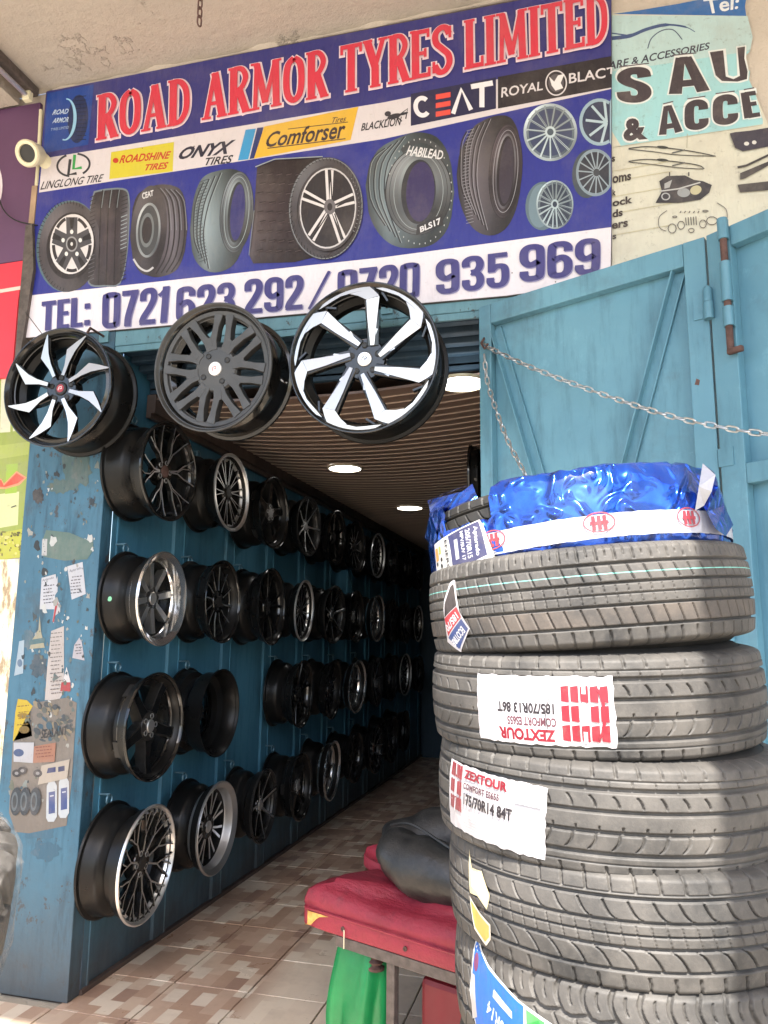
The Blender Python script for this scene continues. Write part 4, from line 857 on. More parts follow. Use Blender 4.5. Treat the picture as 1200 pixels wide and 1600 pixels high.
    if style == 'A':
        n = 8; s_((.2, .45, .7, q), (118, 116, 111, 107), (.13, .10, .09, .11), [-.006]*4, dp=.035, mats=(0, 0))
        
        plate2(sp, [(x*R, y*R) for x, y in ((-.12,.18),(-.20,.33),(-.37,.535),(-.345,.63),(-.315,.74),(-.27,.87),(-.235,.955),(-.232,.85),(-.225,.72),(-.215,.60),(-.165,.42),(-.065,.205))], lambda p: -.016+.012*(p.y/R-.2)+.03*(p.x/R+.2), .008)
    elif style == 'B':
        n = 8
        s_((.3, .45, .66, q), (5, 7, 13, 16), (.13, .115, .10, .15), dp=.035, inset=.1); s_((.3, .45, .66, q), (-5, -7, -13, -16), (.13, .115, .10, .15), [.0006]*4, dp=.035, inset=.1); s_((.36, .5), (0, 0), (.08, .05), [.001]*2, dp=.02)
    elif style == 'C':
        n = 7; s_((.80, q), (118, 126), (.03, .03), [-.008]*2, .02, (0, 0)); s_((.3, .42), (66, 66), (.05, .04), [.0]*2, .02, (0, 1))
        
        def zc_(p): return -.012+(.030*(p.y/R-.77) if p.y/R < .77 else 0)
        plate2(sp, [(x*R, y*R) for x, y in ((.085,.17),(.055,.50),(.045,.765),(.215,.80),(.175,.50),(.135,.17))], lambda p: -.010-.05*(.78-p.y/R)*.5-(p.x/R-.12)*.03, .012)
        plate2(sp, [(x*R, y*R) for x, y in ((.045,.768),(-.07,.835),(-.19,.875),(-.31,.855),(-.42,.80),(-.52,.745),(-.61,.70),(-.53,.795),(-.42,.868),(-.31,.918),(-.20,.953),(-.08,.972),(.05,.975),(.14,.89),(.215,.803))], lambda p: -.0095-.035*(p.y/R-.78)*.5+.012*(p.x/R-.1)*.4, .010)
        strut(sp, [(.11*R, .17*R), (.115*R, .5*R), (.1*R, .84*R), (.05*R, .90*R)], [.15*R, .17*R, .2*R, .2*R], [-.028, -.020, -.014, -.014], .03, (0, 0))
    elif style == 'D':
        n = 6
        for sg_ in (-1, 1): s_((.18, .42, .6, .8, 1.0-.02), (2*sg_, 4*sg_, 12*sg_, 15*sg_, 17*sg_), (.06, .045, .045, .04, .04), [0, 0, 0, .004, .01], .022, inset=.35)
        s_((.42, .6, .8, .98), (0, 8, 6, 1), (.03, .03, .03, .03), [-.003]*4, .02, inset=.3)
    elif style == 'E_':
        n = 10
        for sg_ in (-1, 1): s_((.2, .5, .8, q+.02), (3*sg_, 5*sg_, 6.5*sg_, 8.5*sg_), (.035, .032, .03, .035), None, .02, inset=.3)
    elif style == 'F':
        n = 8; s_((.2, .45, .7, q), (0, 0, 0, 0), (.12, .15, .15, .16), [0, 0, 0, 0], .035, inset=.12)
    elif style == 'G':
        n = 5; s_((.18, .4, .65, .85, q+.03), (0, 0, 0, 0, 0), (.3, .22, .2, .22, .3), [0, 0, 0, .006, .014], .05, inset=.2)
    elif style == 'I':
        n = 10
        s_((.2, .36, .5), (0, 0, 0), (.05, .04, .045), None, .02, inset=.25)
        for sg_ in (-1, 1): s_((.49, .62, .8, .97), (0, 6*sg_, 9.5*sg_, 13*sg_), (.04, .034, .03, .03), [.0008*sg_, .0, .003, .008], .02, inset=.25)
        s_((.62, .8, .97), (6, 3, 1), (.026, .026, .026), [-.001, .002, .007], .018, inset=.25)
    elif style == 'J':
        n = 8
        for sg_ in (-1, 1): s_((.2, .5, q), (4*sg_, 7*sg_, 9*sg_), (.06, .065, .08), None, .03, inset=.25)
    elif style == 'K':
        n = 7; s_((.18, .4, .7, .97), (0, 0, 0, 0), (.12, .075, .07, .09), [0, 0, .003, .01], .028, inset=.3)
    elif style == 'N':
        n = 12; s_((.18, .5, .97), (0, 3, 7), (.05, .045, .05), [0, 0, .008], .025, inset=.3)
    elif style == 'O':
        n = 9; s_((.18, .5, q), (0, 0, 0), (.09, .08, .1), None, .03, inset=.3)
    elif style in 'LH':
        n = 5
        for sg_ in (-1, 1): s_((.18, .5, .97), (3*sg_, 7*sg_, 12*sg_), (.08, .07, .08), [0, 0, .006], .03)
    first = sp.build('spoke', [body, top], t)
    for k in range(1, n): o_ = link('spoke', first.data, t); o_.rotation_euler = (0, 0, 2*PI*k/n)
    b = MB(); hr = (.07 if style != 'B' else .088)*R/.25
    b.lathe([(.0, hz-.045), (hr, hz-.045), (hr*1.02, hz-.008), (hr*.95, hz+.001), (hr*.5, hz+.002), (.031, hz+.002), (.031, hz-.006), (0, hz-.006)], 40, closed=False); b.build('hub', [body], t, True)
    b = MB(); b.lathe([(0, hz-.0055), (.029, hz-.0055), (.029, hz+.006), (.026, hz+.0085), (0, hz+.009)], 28, closed=False); cap = b.build('centre_cap', [capm], t, True)
    if style in 'ABC':
        b = MB(); b.add([(*pol(.018, a), hz+.0096) for a in range(0, 360, 20)], [tuple(range(18))]); e_ = b.build('cap_emblem', [dict(A=M['red_cap'], B=M['white_cap'], C=M['silver_dim'])[style]], cap)
        b = MB()
        if style == 'C':
            for p0, p1 in (((-.012, -.008), (-.004, .01)), ((-.004, .01), (.006, -.006)), ((-.002, -.01), (.011, .006)), ((.004, .011), (.012, -.002))): strut(b, [p0, p1], .003, hz+.0105, .0008, (0, 0))
        else:
            strut(b, [(-.01, -.008), (-.006, .006), (.006, .008), (.008, -.002), (-.002, -.002)], .0032, hz+.0105, .0008, (0, 0))
        b.build('emblem_mark', [dict(A=M['white_cap'], B=M['red_cap'], C=M['black_satin'])[style]], cap)
    for k in range(nl):
        a = 360*k/nl+18; x, y = pol(hr*.66, a); b = MB(); Mx = Matrix.Translation((x, y, 0))
        b.lathe([(0, hz-.004), (.008, hz-.004), (.008, hz+.0035), (.0125, hz+.0045), (.0125, hz+.001), (0, hz+.001)][1:5], 14, M=Mx); o_ = b.build('lug_socket', [M['silver_dim'] if style in 'DEGIK' else M['black_satin']], t, True)
        b = MB(); b.add([Mx @ Vector((*pol(.0085, j*30), hz+.0028)) for j in range(12)], [tuple(range(12))]); b.build('lug_hole', [M['lens']], o_)
    _wc[key] = t; t['used'] = 0
    return t
def place_wheel(style, R, Wd, loc, normal, spin, label, group):
    p = wheel_proto(style, R, Wd)
    t = p if not p['used'] else copy_tree(p)
    p['used'] = 1
    q = Vector(normal).normalized().to_track_quat('Z', 'Y')
    t.matrix_world = Matrix.Translation(loc) @ q.to_matrix().to_4x4() @ Matrix.Rotation(spin, 4, 'Z'); return tag(t, label, 'wheel', group)
HG = 'alloy wheels hung over the doorway'
place_wheel('A', .268, .21, at(88, 604, 2.70), (.02, -1, -.02), .02, 'glossy black alloy wheel with eight silver scythe-shaped blades, left of the three over the doorway', HG)
place_wheel('B', .270, .22, at(330, 573, 2.69), (-.04, -1, -.08), .2, 'matte dark grey alloy wheel with white centre cap hanging in the middle under the banner', HG)
place_wheel('C', .302, .21, at(566, 557, 2.68), (0, -1, -.04), .0, 'large alloy wheel with seven machined silver swirl spokes hanging below the banner', HG)
# brackets carrying them
for i, (x, r, who) in enumerate(((at(88,604,2.7), .268, 'left silver bladed wheel'), (at(330,573,2.69), .27, 'matte grey wheel'), (at(566,557,2.68), .302, 'large silver swirl wheel'))):
    z1 = x.z+r-.04; t = thing('wall_hook', 'steel hook bracket carrying the '+who+' over the doorway', 'hook', (x.x+.02, FY-.03, 2.9))
    b = MB(); b.tube([(0, .01, 0), (0, -.10, 0), (0, -.16, z1-2.9+.01), (0, -.22, z1-2.9+.04)], .006, 8); b.build('hook_bar', M['rust'], t, True)
    b = MB(); b.box((-.025, .0, -.03), (.025, .0115, .03)); b.build('mount_plate', M['teal_lintel'], t)
# wheels on the left wall, four rows along the depth of the shop
ORD = ['nearest', 'second', 'third', 'fourth', 'fifth', 'sixth', 'seventh', 'eighth', 'ninth', 'tenth']
RZ = [(2.27, 'top wall row'), (1.672, 'second row down'), (1.11, 'third row down'), (.53, 'bottom row')]
ST = [['D', 'E_', 'G', 'K', 'L', 'N', 'E_', 'K', 'G', 'N'], ['F', 'N', 'L', 'E_', 'K', 'G', 'O', 'L', 'K', 'E_'], ['G', 'H', None, 'L', 'N', 'O', 'K', 'G', 'E_', 'L'], ['I', 'J', 'K', 'G', 'O', 'L', 'D', 'N', 'G', 'K']]
DIA = [[.235, .215, .225, .21, .215, .22, .21, .22, .21, .22], [.215, .22, .235, .21, .22, .22, .215, .21, .22, .21], [.235, .225, .22, .225, .22, .215, .22, .22, .22, .21], [.242, .228, .208, .215, .215, .2, .21, .22, .21, .22]]
DESC = dict(D='black wheel with thin outlined forked spokes', E_='black wheel with many paired silver spokes', G='black wheel with five broad plain spokes', K='black wheel with seven slim machined spokes', L='black wheel with dark split spokes', N='black wheel with fine turbine spokes',
            F='grey spoked wheel with polished chrome lip', O='dark wheel with bright chrome lip', H='black wheel hung backwards, hollow barrel showing', I='wheel with silver edged mesh spokes', J='deep dish wheel with wide silver polished lip')
for r, (zc, rn) in enumerate(RZ):
    for c in range(10):
        s_k = ST[r][c]
        if s_k is None: continue
        R_ = DIA[r][c]; Wd = random.choice([.2, .215, .23]); y = 3.12+.617*c+(0 if c < 1 else random.uniform(-.02, .02))
        if (r, c) == (0, 0): Wd = .23
        fx = -1.86+random.uniform(-.012, .012); nr = Vector((1, random.uniform(-.06, .06), random.uniform(-.05, .02)))
        if (r, c) == (3, 1): y = 3.78
        if (r, c) == (3, 9): continue
        if s_k == 'H': loc = (fx-.21, y+.03, zc-.01); nr = Vector((-1, 0, .02)); 
        else: loc = (fx, y, zc+random.uniform(-.012, .012))
        lab = DESC[s_k]+', '+ORD[c]+' in the '+rn
        Wq = round(min(Wd, fx-XL-.035), 3)
        if s_k == 'H': loc = (XL+.035, y, zc)
        Wq = .2 if Wq < .21 else .215
        wt = place_wheel(s_k, R_, Wq, loc, nr, random.uniform(0, 6), lab, 'alloy wheels hung on the blue wall')
        if c == 0 and r in (1, 3):
            b = MB(); b.lathe([(0, 0), (.011, 0), (.011, .001), (0, .001)], 14, M=Matrix.Translation((fx-.15, y-(R_-.0205), zc-.015)) @ Matrix.Rotation(PI/2, 4, 'X'), closed=False)
            e_ = b.build('inspection_dot', M['green_dot']); e_.parent = wt; e_.matrix_parent_inverse = wt.matrix_world.inverted()
        if c < 7:                                          # welded ring hook that carries it
            hb = MB(); hz_ = zc+R_+.012; hb.tube([(XL+.055+.0*q, y-.02+.020*math.cos(q*PI/7), hz_+.020*math.sin(q*PI/7)) for q in range(14)], .0045, 6, closed=True); hb.tube([(XL-.002, y-.02, hz_+.02), (XL+.058, y-.02, hz_+.022)], .005, 6)
            hb.build('ring_hook', M['steel_blue'], lw, True)
for c, (y, z) in enumerate(((4.2, 2.41), (5.9, 2.1), (7.2, 1.6), (8.6, 1.9))):
    place_wheel('L', .2, .2, (XR-.24, y, z-.02), (-1, -.05, 0), c, 'dark wheel on the right wall inside the shop, '+('high beside the door edge' if c == 0 else ORD[c]+' from the doorway'), 'wheels on the right wall')
for c, (x, z) in enumerate(((-1.62, 2.1), (-1.05, 2.1), (-1.62, 1.5), (-1.05, 1.5))):
    place_wheel('K', .22, .2, (x, YB-.23, z), (0, -1, 0), c, ('left' if c % 2 == 0 else 'right')+' dark wheel in the '+('upper' if c < 2 else 'lower')+' row on the back wall of the shop', 'wheels on the back wall')

# ============================================================ TYRES (local axis Z)
def tread_profile(w2, R, n):                               # half-width w2; returns s (-1..1) -> (r, z)
    s = np.linspace(-1, 1, n); z = np.empty(n); r = np.empty(n)
    a = np.abs(s); k = .80
    zz = np.where(a < k, a/k*(w2*.84), w2*.84+np.sin(np.clip((a-k)/(1-k), 0, 1)*PI/2*.85)*w2*.16/np.sin(PI/2*.85))
    z = zz*np.sign(s); rr = R-.006*(np.minimum(a, k)/k)**2
    tt = np.clip((a-k)/(1-k), 0, 1); rr = rr-.034*(1-np.cos(tt*PI/2*.95))
    return s, rr, z
def groove(s, c, w): return np.clip(2.6-np.abs(s-c)/w*2.6, 0, 1)
def slots(th, N, phase, w):                                # 1 inside transverse cuts; th in turns
    f = (th*N+phase) % 1.0; d = np.minimum(f, 1-f); return np.clip((w-d)/w*3.5, 0, 1)
def pattern(kind, s, th):
    S, T = np.meshgrid(s, th); d = np.zeros_like(S)
    rib = lambda a, b: ((S > a) & (S < b)).astype(float)
    if kind == 'eco':                                      # several fine ribs, slanted sipes, paired shoulder cuts
        for c, w in ((-.58, .03), (-.2, .028), (.2, .03), (.56, .034)): d = np.maximum(d, groove(S, c, w))
        d = np.maximum(d, slots(T, 64, S*.25, .085)*rib(.62, .985)*.75); d = np.maximum(d, slots(T, 64, .5+S*.25, .04)*rib(.7, .9)*.6)
        d = np.maximum(d, slots(T, 64, S*.25, .085)*rib(-.985, -.64)*.75); d = np.maximum(d, slots(T, 72, S*1.3, .07)*rib(.24, .53)*.6)
        d = np.maximum(d, slots(T, 72, S*1.2, .06)*rib(-.55, -.24)*.6); d = np.maximum(d, slots(T, 100, S*.6, .06)*rib(-.17, -.02)*.4); d = np.maximum(d, slots(T, 100, S*.6, .06)*rib(.03, .17)*.4)
        d = np.maximum(d, groove(S, 0, .016)*.6)
    elif kind == 'zex':                                    # wide grooves, long curved shoulder cuts
        for c, w in ((-.52, .045), (-.17, .04), (.17, .04), (.52, .05)): d = np.maximum(d, groove(S, c, w))
        d = np.maximum(d, groove(S, .68, .012)*.5); d = np.maximum(d, groove(S, -.68, .012)*.5)
        d = np.maximum(d, slots(T, 56, S*.35, .075)*rib(.71, .99)*.7); d = np.maximum(d, slots(T, 56, S*.35, .07)*rib(-.99, -.71)*.7); d = np.maximum(d, slots(T, 56, .35+S*.35, .03)*rib(.56, .68)*.5)
        cur = 1.6*(S-.2)+1.8*(S-.35)**2*4
        d = np.maximum(d, slots(T, 56, cur, .06)*rib(.22, .42)*.75); cur = 1.6*(S+.2)-1.8*(S+.35)**2*4
        d = np.maximum(d, slots(T, 56, -cur, .06)*rib(-.46, -.2)*.75); d = np.maximum(d, slots(T, 56, 0, .05)*rib(-.13, -.06)*.7)
    elif kind == 'hook':                                   # ribs of comma-shaped blocks
        for c, w in ((-.55, .03), (-.2, .035), (.2, .035), (.55, .035), (0, .015)): d = np.maximum(d, groove(S, c, w))
        d = np.maximum(d, slots(T, 54, S*.3, .07)*rib(.62, .99)*.8); d = np.maximum(d, slots(T, 54, S*.3, .07)*rib(-.99, -.64)*.8)
        c1 = 1.5*np.clip(S-.24, 0, .3)**.5*.7; d = np.maximum(d, slots(T, 54, c1, .055)*rib(.23, .50)*.85)
        c2 = -1.5*np.clip(-.23-S, 0, .32)**.5*.9; d = np.maximum(d, slots(T, 54, c2, .055)*rib(-.53, -.23)*.85)
        d = np.maximum(d, groove(S, .62, .01)*.5); d = np.maximum(d, slots(T, 90, S, .05)*rib(-.16, .16)*.35)
    elif kind == 'block':                                  # bulky wavy shoulder blocks
        for c, w in ((-.4, .05), (0, .045), (.4, .05)): d = np.maximum(d, groove(S+.02*np.sin(T*2*PI*48), c, w))
        wv = .35*np.sin((S-.4)*5); d = np.maximum(d, slots(T, 48, wv, .1)*rib(.44, 1.0)); d = np.maximum(d, slots(T, 48, .5+wv, .045)*rib(.55, .82)*.6)
        d = np.maximum(d, slots(T, 48, -wv, .1)*rib(-1.0, -.44)); d = np.maximum(d, slots(T, 60, S*1.5, .08)*rib(-.35, .35)*.8)
    else:                                                  # mud terrain lugs
        ph = 1.2*np.abs(S); d = np.maximum(d, slots(T, 26, ph, .2)*(np.abs(S) > .35)); d = np.maximum(d, slots(T, 26, .5+1.6*S, .16)*(np.abs(S) < .42)); d = np.maximum(d, groove(S, .38, .05)); d = np.maximum(d, groove(S, -.38, .05))
    return d
def tread_mesh(kind, R, w2, nth, ns, depth=.0065, cols=False):
    s, rr, zz = tread_profile(w2, R, ns); th = np.arange(nth)/nth
    d = pattern(kind, s, th); depth = .016 if kind == 'mud' else .0072; r = rr[None, :]-d*depth; a = th[:, None]*2*PI
    V = np.stack([r*np.cos(a), r*np.sin(a), np.broadcast_to(zz[None, :], r.shape)], -1).reshape(-1, 3)
    i = np.arange(nth)[:, None]; j = np.arange(ns-1)[None, :]; i2 = (i+1) % nth
    F = np.stack([i*ns+j, i2*ns+j, i2*ns+j+1, i*ns+j+1], -1).reshape(-1, 4)
    me = bpy.data.meshes.new('tread'); me.vertices.add(len(V)); me.vertices.foreach_set('co', V.ravel().astype(np.float32))
    me.loops.add(F.size); me.loops.foreach_set('vertex_index', F.ravel().astype(np.int32))
    me.polygons.add(len(F)); me.polygons.foreach_set('loop_start', (np.arange(len(F))*4).astype(np.int32))
    me.polygons.foreach_set('use_smooth', [True]*len(F))
    if kind == 'eco':                                      # brown dusted rib and the thin green marker line
        jc = (s[:-1]+s[1:])/2; mi = np.where((jc > -.55) & (jc < -.24), 1, 0); mi = np.where((jc > .36) & (jc < .385), 2, mi); me.polygons.foreach_set('material_index', np.tile(mi, nth).astype(np.int32))
    me.update(calc_edges=True); me.validate(); return me
m_green = simple('pale_green_marker_line', srgb(120,190,180), .6, var=.3, scale=50)
def make_tyre(R, w2, kind, loc, tilt, spin, label, Rin=.168, full=True, mat='rubber', group=None, cat='tyre'):
    root = thing('tyre', label, cat, loc, group); root.rotation_euler = (tilt[0], tilt[1], spin)
    me = tread_mesh(kind, R, w2, 1500 if full else 200, 124 if full else 20)
    for m_ in (M[mat], M['rubber_brown'], m_green): me.materials.append(m_)
    link('tread', me, root)
    rE = R-.006-.034*(1-math.cos(PI/2*.95)); zE = w2
    for sgn, nm in ((1, 'sidewall'), (-1, 'sidewall')):
        b = MB(); pr = [(rE+.0005, zE-.002), (rE-.010, zE+.006), (rE-.03, zE+.0105), (rE-.045, zE+.009), (rE-.047, zE+.0105), (rE-.052, zE+.0105), (rE-.054, zE+.008), (Rin+.03, zE+.002), (Rin+.014, zE-.008), (Rin, zE-.016), (Rin-.002, zE-.03), (Rin+.01, zE-.035), (rE-.04, zE-.02), (rE-.012, .0)]
        b.lathe([(r_, z_*sgn) for r_, z_ in pr], 120, closed=False); b.build(nm, M['rubber_dark'], root, True)
    return root
SY = 1.525
def stack_z(ymid, R=.295): return at(920, ymid, SY-R*.985).z
Tx = []
lowz = []
zt = {k: stack_z(y) for k, y in dict(t1=787, t2=925, t3=1095, t4=1273, t5=1447, t6=1632).items()}
G_ = 'tyres stacked in the sun in front of the doors'
rad = math.radians
tyre2 = make_tyre(.297, .082, 'eco', (-.004, SY, zt['t2']), (rad(0), rad(-4.6)), .3, 'tyre with red and blue label and green marker line, directly under the blue wrapped tyre', group=G_)
tyre3 = make_tyre(.300, .082, 'zex', (.004, SY+.005, zt['t3']), (0, rad(-2.9)), 1.1, 'dusty tyre with a large white and red label upside down, third from the top', group=G_)
tyre4 = make_tyre(.305, .083, 'zex', (.022, SY, zt['t4']), (0, rad(-1.6)), 2.2, 'dusty tyre with a white label reading 175/70R14, fourth from the top', group=G_)
tyre5 = make_tyre(.309, .083, 'hook', (.045, SY, zt['t5']), (0, rad(-.3)), .7, 'dusty tyre with comma shaped tread blocks and a small gold sticker, fifth from the top', group=G_)
tyre6 = make_tyre(.309, .084, 'block', (.055, SY, zt['t6']), (0, 0), .7, 'lowest visible tyre with bulky shoulder blocks and a blue and green label', group=G_)
z_ = zt['t6']-.187; i = 0
while z_ > .07:
    make_tyre(.307, .083, 'zex', (.05+random.uniform(-.01, .01), SY, z_), (0, 0), i, 'dusty tyre low in the stack, '+['just below the blue and green labelled tyre', 'second below the blue and green labelled tyre', 'third below the blue and green labelled tyre', 'fourth below the blue and green labelled tyre'][min(i, 3)], full=False, group=G_); z_ -= .187; i += 1
# paper labels wrapped round the tread: u along the arc in metres, v up in metres
def label_map(root, R, a0, rot=0, bulge=.0):
    # a0 = azimuth (deg from -Y towards +X) of the label centre, in world; undo the spin of the tyre
    def f(u, v, d):
        a = rad(a0)+(u*math.cos(rot)-v*math.sin(rot))/R; vv = u*math.sin(rot)+v*math.cos(rot); k = max(0, abs(vv)-.064)
        r = R+.0012+d-.0055*(min(abs(vv), .066)/.066)**2-k*k*22+.00022*math.sin(u*110+v*50)
        p = Vector((r*math.sin(a), -r*math.cos(a), vv)); p.rotate(Matrix.Rotation(-root.rotation_euler.z, 3, 'Z')); return p
    return f
def grid_poly(P, x0, x1, y0, y1, col, n=14, m=8, edge=0.0):
    pts = []; 
    for j in range(m+1):
        for i_ in range(n+1):
            e = (random.uniform(-edge, edge) if i_ in (0, n) else 0, random.uniform(-edge, edge) if j in (0, m) else 0); pts.append((x0+(x1-x0)*i_/n+e[0], y0+(y1-y0)*j/m+e[1]))
    P.raw(pts, [(j*(n+1)+i_, j*(n+1)+i_+1, (j+1)*(n+1)+i_+1, (j+1)*(n+1)+i_) for j in range(m) for i_ in range(n)], col)
def rt_(P, t, x0, x1, y0, y1, col, bold=0, shear=0, flip=False):
    q = [(x0, y1), (x1, y1), (x1, y0), (x0, y0)]
    if flip: q = [(x1, y0), (x0, y0), (x0, y1), (x1, y1)]
    P.text(t, q, col, bold, shear)
MR = (150, 28, 48); DK = (48, 42, 48)
def psheet(P, pts, col, nc=18, nr=8):                     # x-monotone outline laid on the curved tread
    pts = [tuple(map(float, p)) for p in pts]; xs = [p[0] for p in pts]; x0, x1 = min(xs)+1e-5, max(xs)-1e-5; out = []
    for i_ in range(nc+1):
        x = x0+(x1-x0)*i_/nc; ys = []
        for k in range(len(pts)):
            (ax, ay), (bx, by) = pts[k], pts[(k+1) % len(pts)]
            if (ax-x)*(bx-x) <= 0 and ax != bx: ys.append(ay+(by-ay)*(x-ax)/(bx-ax))
        lo, hi = (min(ys), max(ys)) if ys else (0, 0)
        for j in range(nr+1): out.append((x, lo+(hi-lo)*j/nr))
    P.raw(out, [(i_*(nr+1)+j, (i_+1)*(nr+1)+j, (i_+1)*(nr+1)+j+1, i_*(nr+1)+j+1) for i_ in range(nc) for j in range(nr)], col)
def emblem(P, cx, cy_, w_, h_, col):                       # red block emblem cut by a cross
    for i_ in range(-2, 3):
        for j in range(3):
            if (i_, j) in ((0, 1), ) : continue
            x = cx+i_*w_/5; y = cy_+(j-1)*h_/3; P.poly([(x-w_*.08, y-h_*.13), (x+w_*.085, y-h_*.15), (x+w_*.08, y+h_*.14), (x-w_*.085, y+h_*.12)], col)
    P.ring(cx+w_*.22, cy_, w_*.2, h_*.45, w_*.07, col, n=20, a0=-80, a1=80); P.poly([(cx-w_*.05, cy_-h_*.5), (cx+w_*.03, cy_-h_*.5), (cx+w_*.03, cy_+h_*.5), (cx-w_*.05, cy_+h_*.5)], (228, 224, 228))
# third tyre: white label with the lettering upside down
P = Print(lambda u, v, d, f=label_map(tyre3, .300, -15.5): f(u*1.1, v, d), step=.00016, k=.66)
grid_poly(P, -.104, .104, -.055, .05, (226, 222, 226), 30, 12, .0015)
P.poly([(-.104, .05), (-.09, .046), (-.08, .02), (-.086, -.01), (-.098, -.02), (-.104, -.02)], (206, 202, 206))
rt_(P, 'ZEXTOUR', -.066, .022, -.05, -.031, MR, .05, 0, True); rt_(P, 'COMFORT ES655', -.05, .024, -.027, -.013, (110, 64, 76), .035, 0, True); rt_(P, '185/70R13 86T', -.066, .022, -.008, .009, DK, .04, 0, True)
emblem(P, .064, -.005, .066, .088, MR); P.line([(.012, -.03), (.01, -.005), (.016, .018)], .0012, (90, 84, 86))
P.build('label', M['paper'], tyre3)
P = Print(lambda u, v, d, f=label_map(tyre4, .305, -38, -.045): f(u*1.06, v, d), step=.00016, k=.66)
grid_poly(P, -.104, .104, -.062, .046, (226, 222, 226), 30, 12, .0015)
emblem(P, -.078, .006, .04, .08, MR); rt_(P, 'ZEXTOUR', -.052, .042, .026, .041, MR, .05); rt_(P, 'COMFORT ES655', -.052, .028, .009, .02, (96, 60, 72), .035); rt_(P, '175/70R14 84T', -.05, .052, -.016, .003, DK, .04)
grid_poly(P, .056, .098, .014, .034, (204, 206, 212), 12, 6)
for k in range(8): P.line([(-.056+.02*u_, -.022-k*.0045) for u_ in range(8)], .0008, (196, 192, 196))
P.build('label', M['paper'], tyre4)
P = Print(lambda u, v, d, f=label_map(tyre2, .297, -45.5, .0): f(u*1.05, v*.86-.006, d), step=.00016, k=.7)
def tilted(P, pts, ang, ox, oy):
    c, s = math.cos(ang), math.sin(ang); return [(ox+x*c-y*s, oy+x*s+y*c) for x, y in pts]
def q_(x0, x1, y0, y1, ang, ox, oy, flip=True):
    p = tilted(None, [(x0, y1), (x1, y1), (x1, y0), (x0, y0)], ang, ox, oy); return [p[2], p[3], p[0], p[1]] if flip else p
A_ = .42
def seg(p, n=4):
    out = []
    for i_ in range(len(p)): a, b = np.array(p[i_]), np.array(p[(i_+1) % len(p)]); out += [tuple(a+(b-a)*k/n) for k in range(n)]
    return out
psheet(P, [(-.045, .02), (-.02, .06), (-.004, .066), (.004, .0), (.026, -.036), (-.012, -.082), (-.05, -.06)], (222, 218, 222))
psheet(P, [(-.04, .018), (-.018, .052), (-.008, .056), (-.002, .012), (-.045, -.01)], (52, 44, 48))
psheet(P, [(-.045, -.012), (-.002, .010), (.008, -.012), (-.044, -.05)], (190, 44, 58)); psheet(P, [(-.042, -.052), (.008, -.015), (.022, -.036), (-.012, -.076)], (40, 70, 132))
P.text('185/70', q_(-.03, .018, -.009, .007, .62, -.018, -.016), (232, 222, 226), .03); P.text('ECOTIRE', q_(-.026, .022, -.009, .007, .66, -.008, -.048), (232, 232, 238), .03)
P.build('label', M['paper'], tyre2)
P = Print(label_map(tyre5, .309, -47, .0), step=.00016, k=.85)
psheet(P, [(-.04, .066), (-.026, .04), (.004, .042), (.026, .012), (.02, -.012), (-.006, .002), (-.03, .0)], (212, 200, 160)); psheet(P, [(-.028, .036), (.002, .038), (.022, .012), (.018, -.008), (-.008, .008), (-.026, .012)], (206, 204, 206))
psheet(P, [(-.03, -.004), (.0, -.022), (.026, -.032), (.024, -.054), (.008, -.07), (-.022, -.052)], (214, 206, 190)); psheet(P, [(-.026, -.01), (.0, -.026), (.022, -.035), (.02, -.052), (.007, -.064), (-.018, -.048)], (206, 164, 84))
P.text('V-TECH', [(-.026, .002), (.012, -.012), (.012, -.020), (-.026, -.006)], (70, 60, 50), .02); P.build('label', M['paper'], tyre5)
P = Print(label_map(tyre6, .309, -34.0, .0), step=.00016, k=.75)
def sheet(c, pts): psheet(P, pts, c, 30, 10)
sheet((228, 230, 228), [(-.122, .088), (-.07, .058), (.0, .032), (.082, .012), (.086, -.06), (.0, -.07), (-.10, -.07), (-.126, .0)])
sheet((44, 110, 200), [(-.118, .082), (-.07, .053), (-.004, .030), (.012, .026), (.014, -.068), (-.10, -.068), (-.12, .0)]); sheet((84, 196, 96), [(.014, .024), (.046, .016), (.048, -.066), (.016, -.066)])
psheet(P, [(-.12, .03), (-.106, .03), (-.10, -.03), (-.118, -.04)], (190, 186, 186)); P.ell(-.105, .05, .007, .014, (120, 60, 100))
P.text('185/70R14', [(.008, -.052), (-.072, -.010), (-.064, .010), (.010, -.030)], (214, 228, 240), .02)
sheet((206, 220, 236), [(-.052, .03), (-.012, .012), (-.012, .002), (-.054, .018)])
for k, y in enumerate((.006, -.02, -.04)): P.poly([(.018, y), (.036, y+.01), (.044, y-.004), (.03, y-.01)], (50, 150, 70))
P.build('label', M['paper'], tyre6)
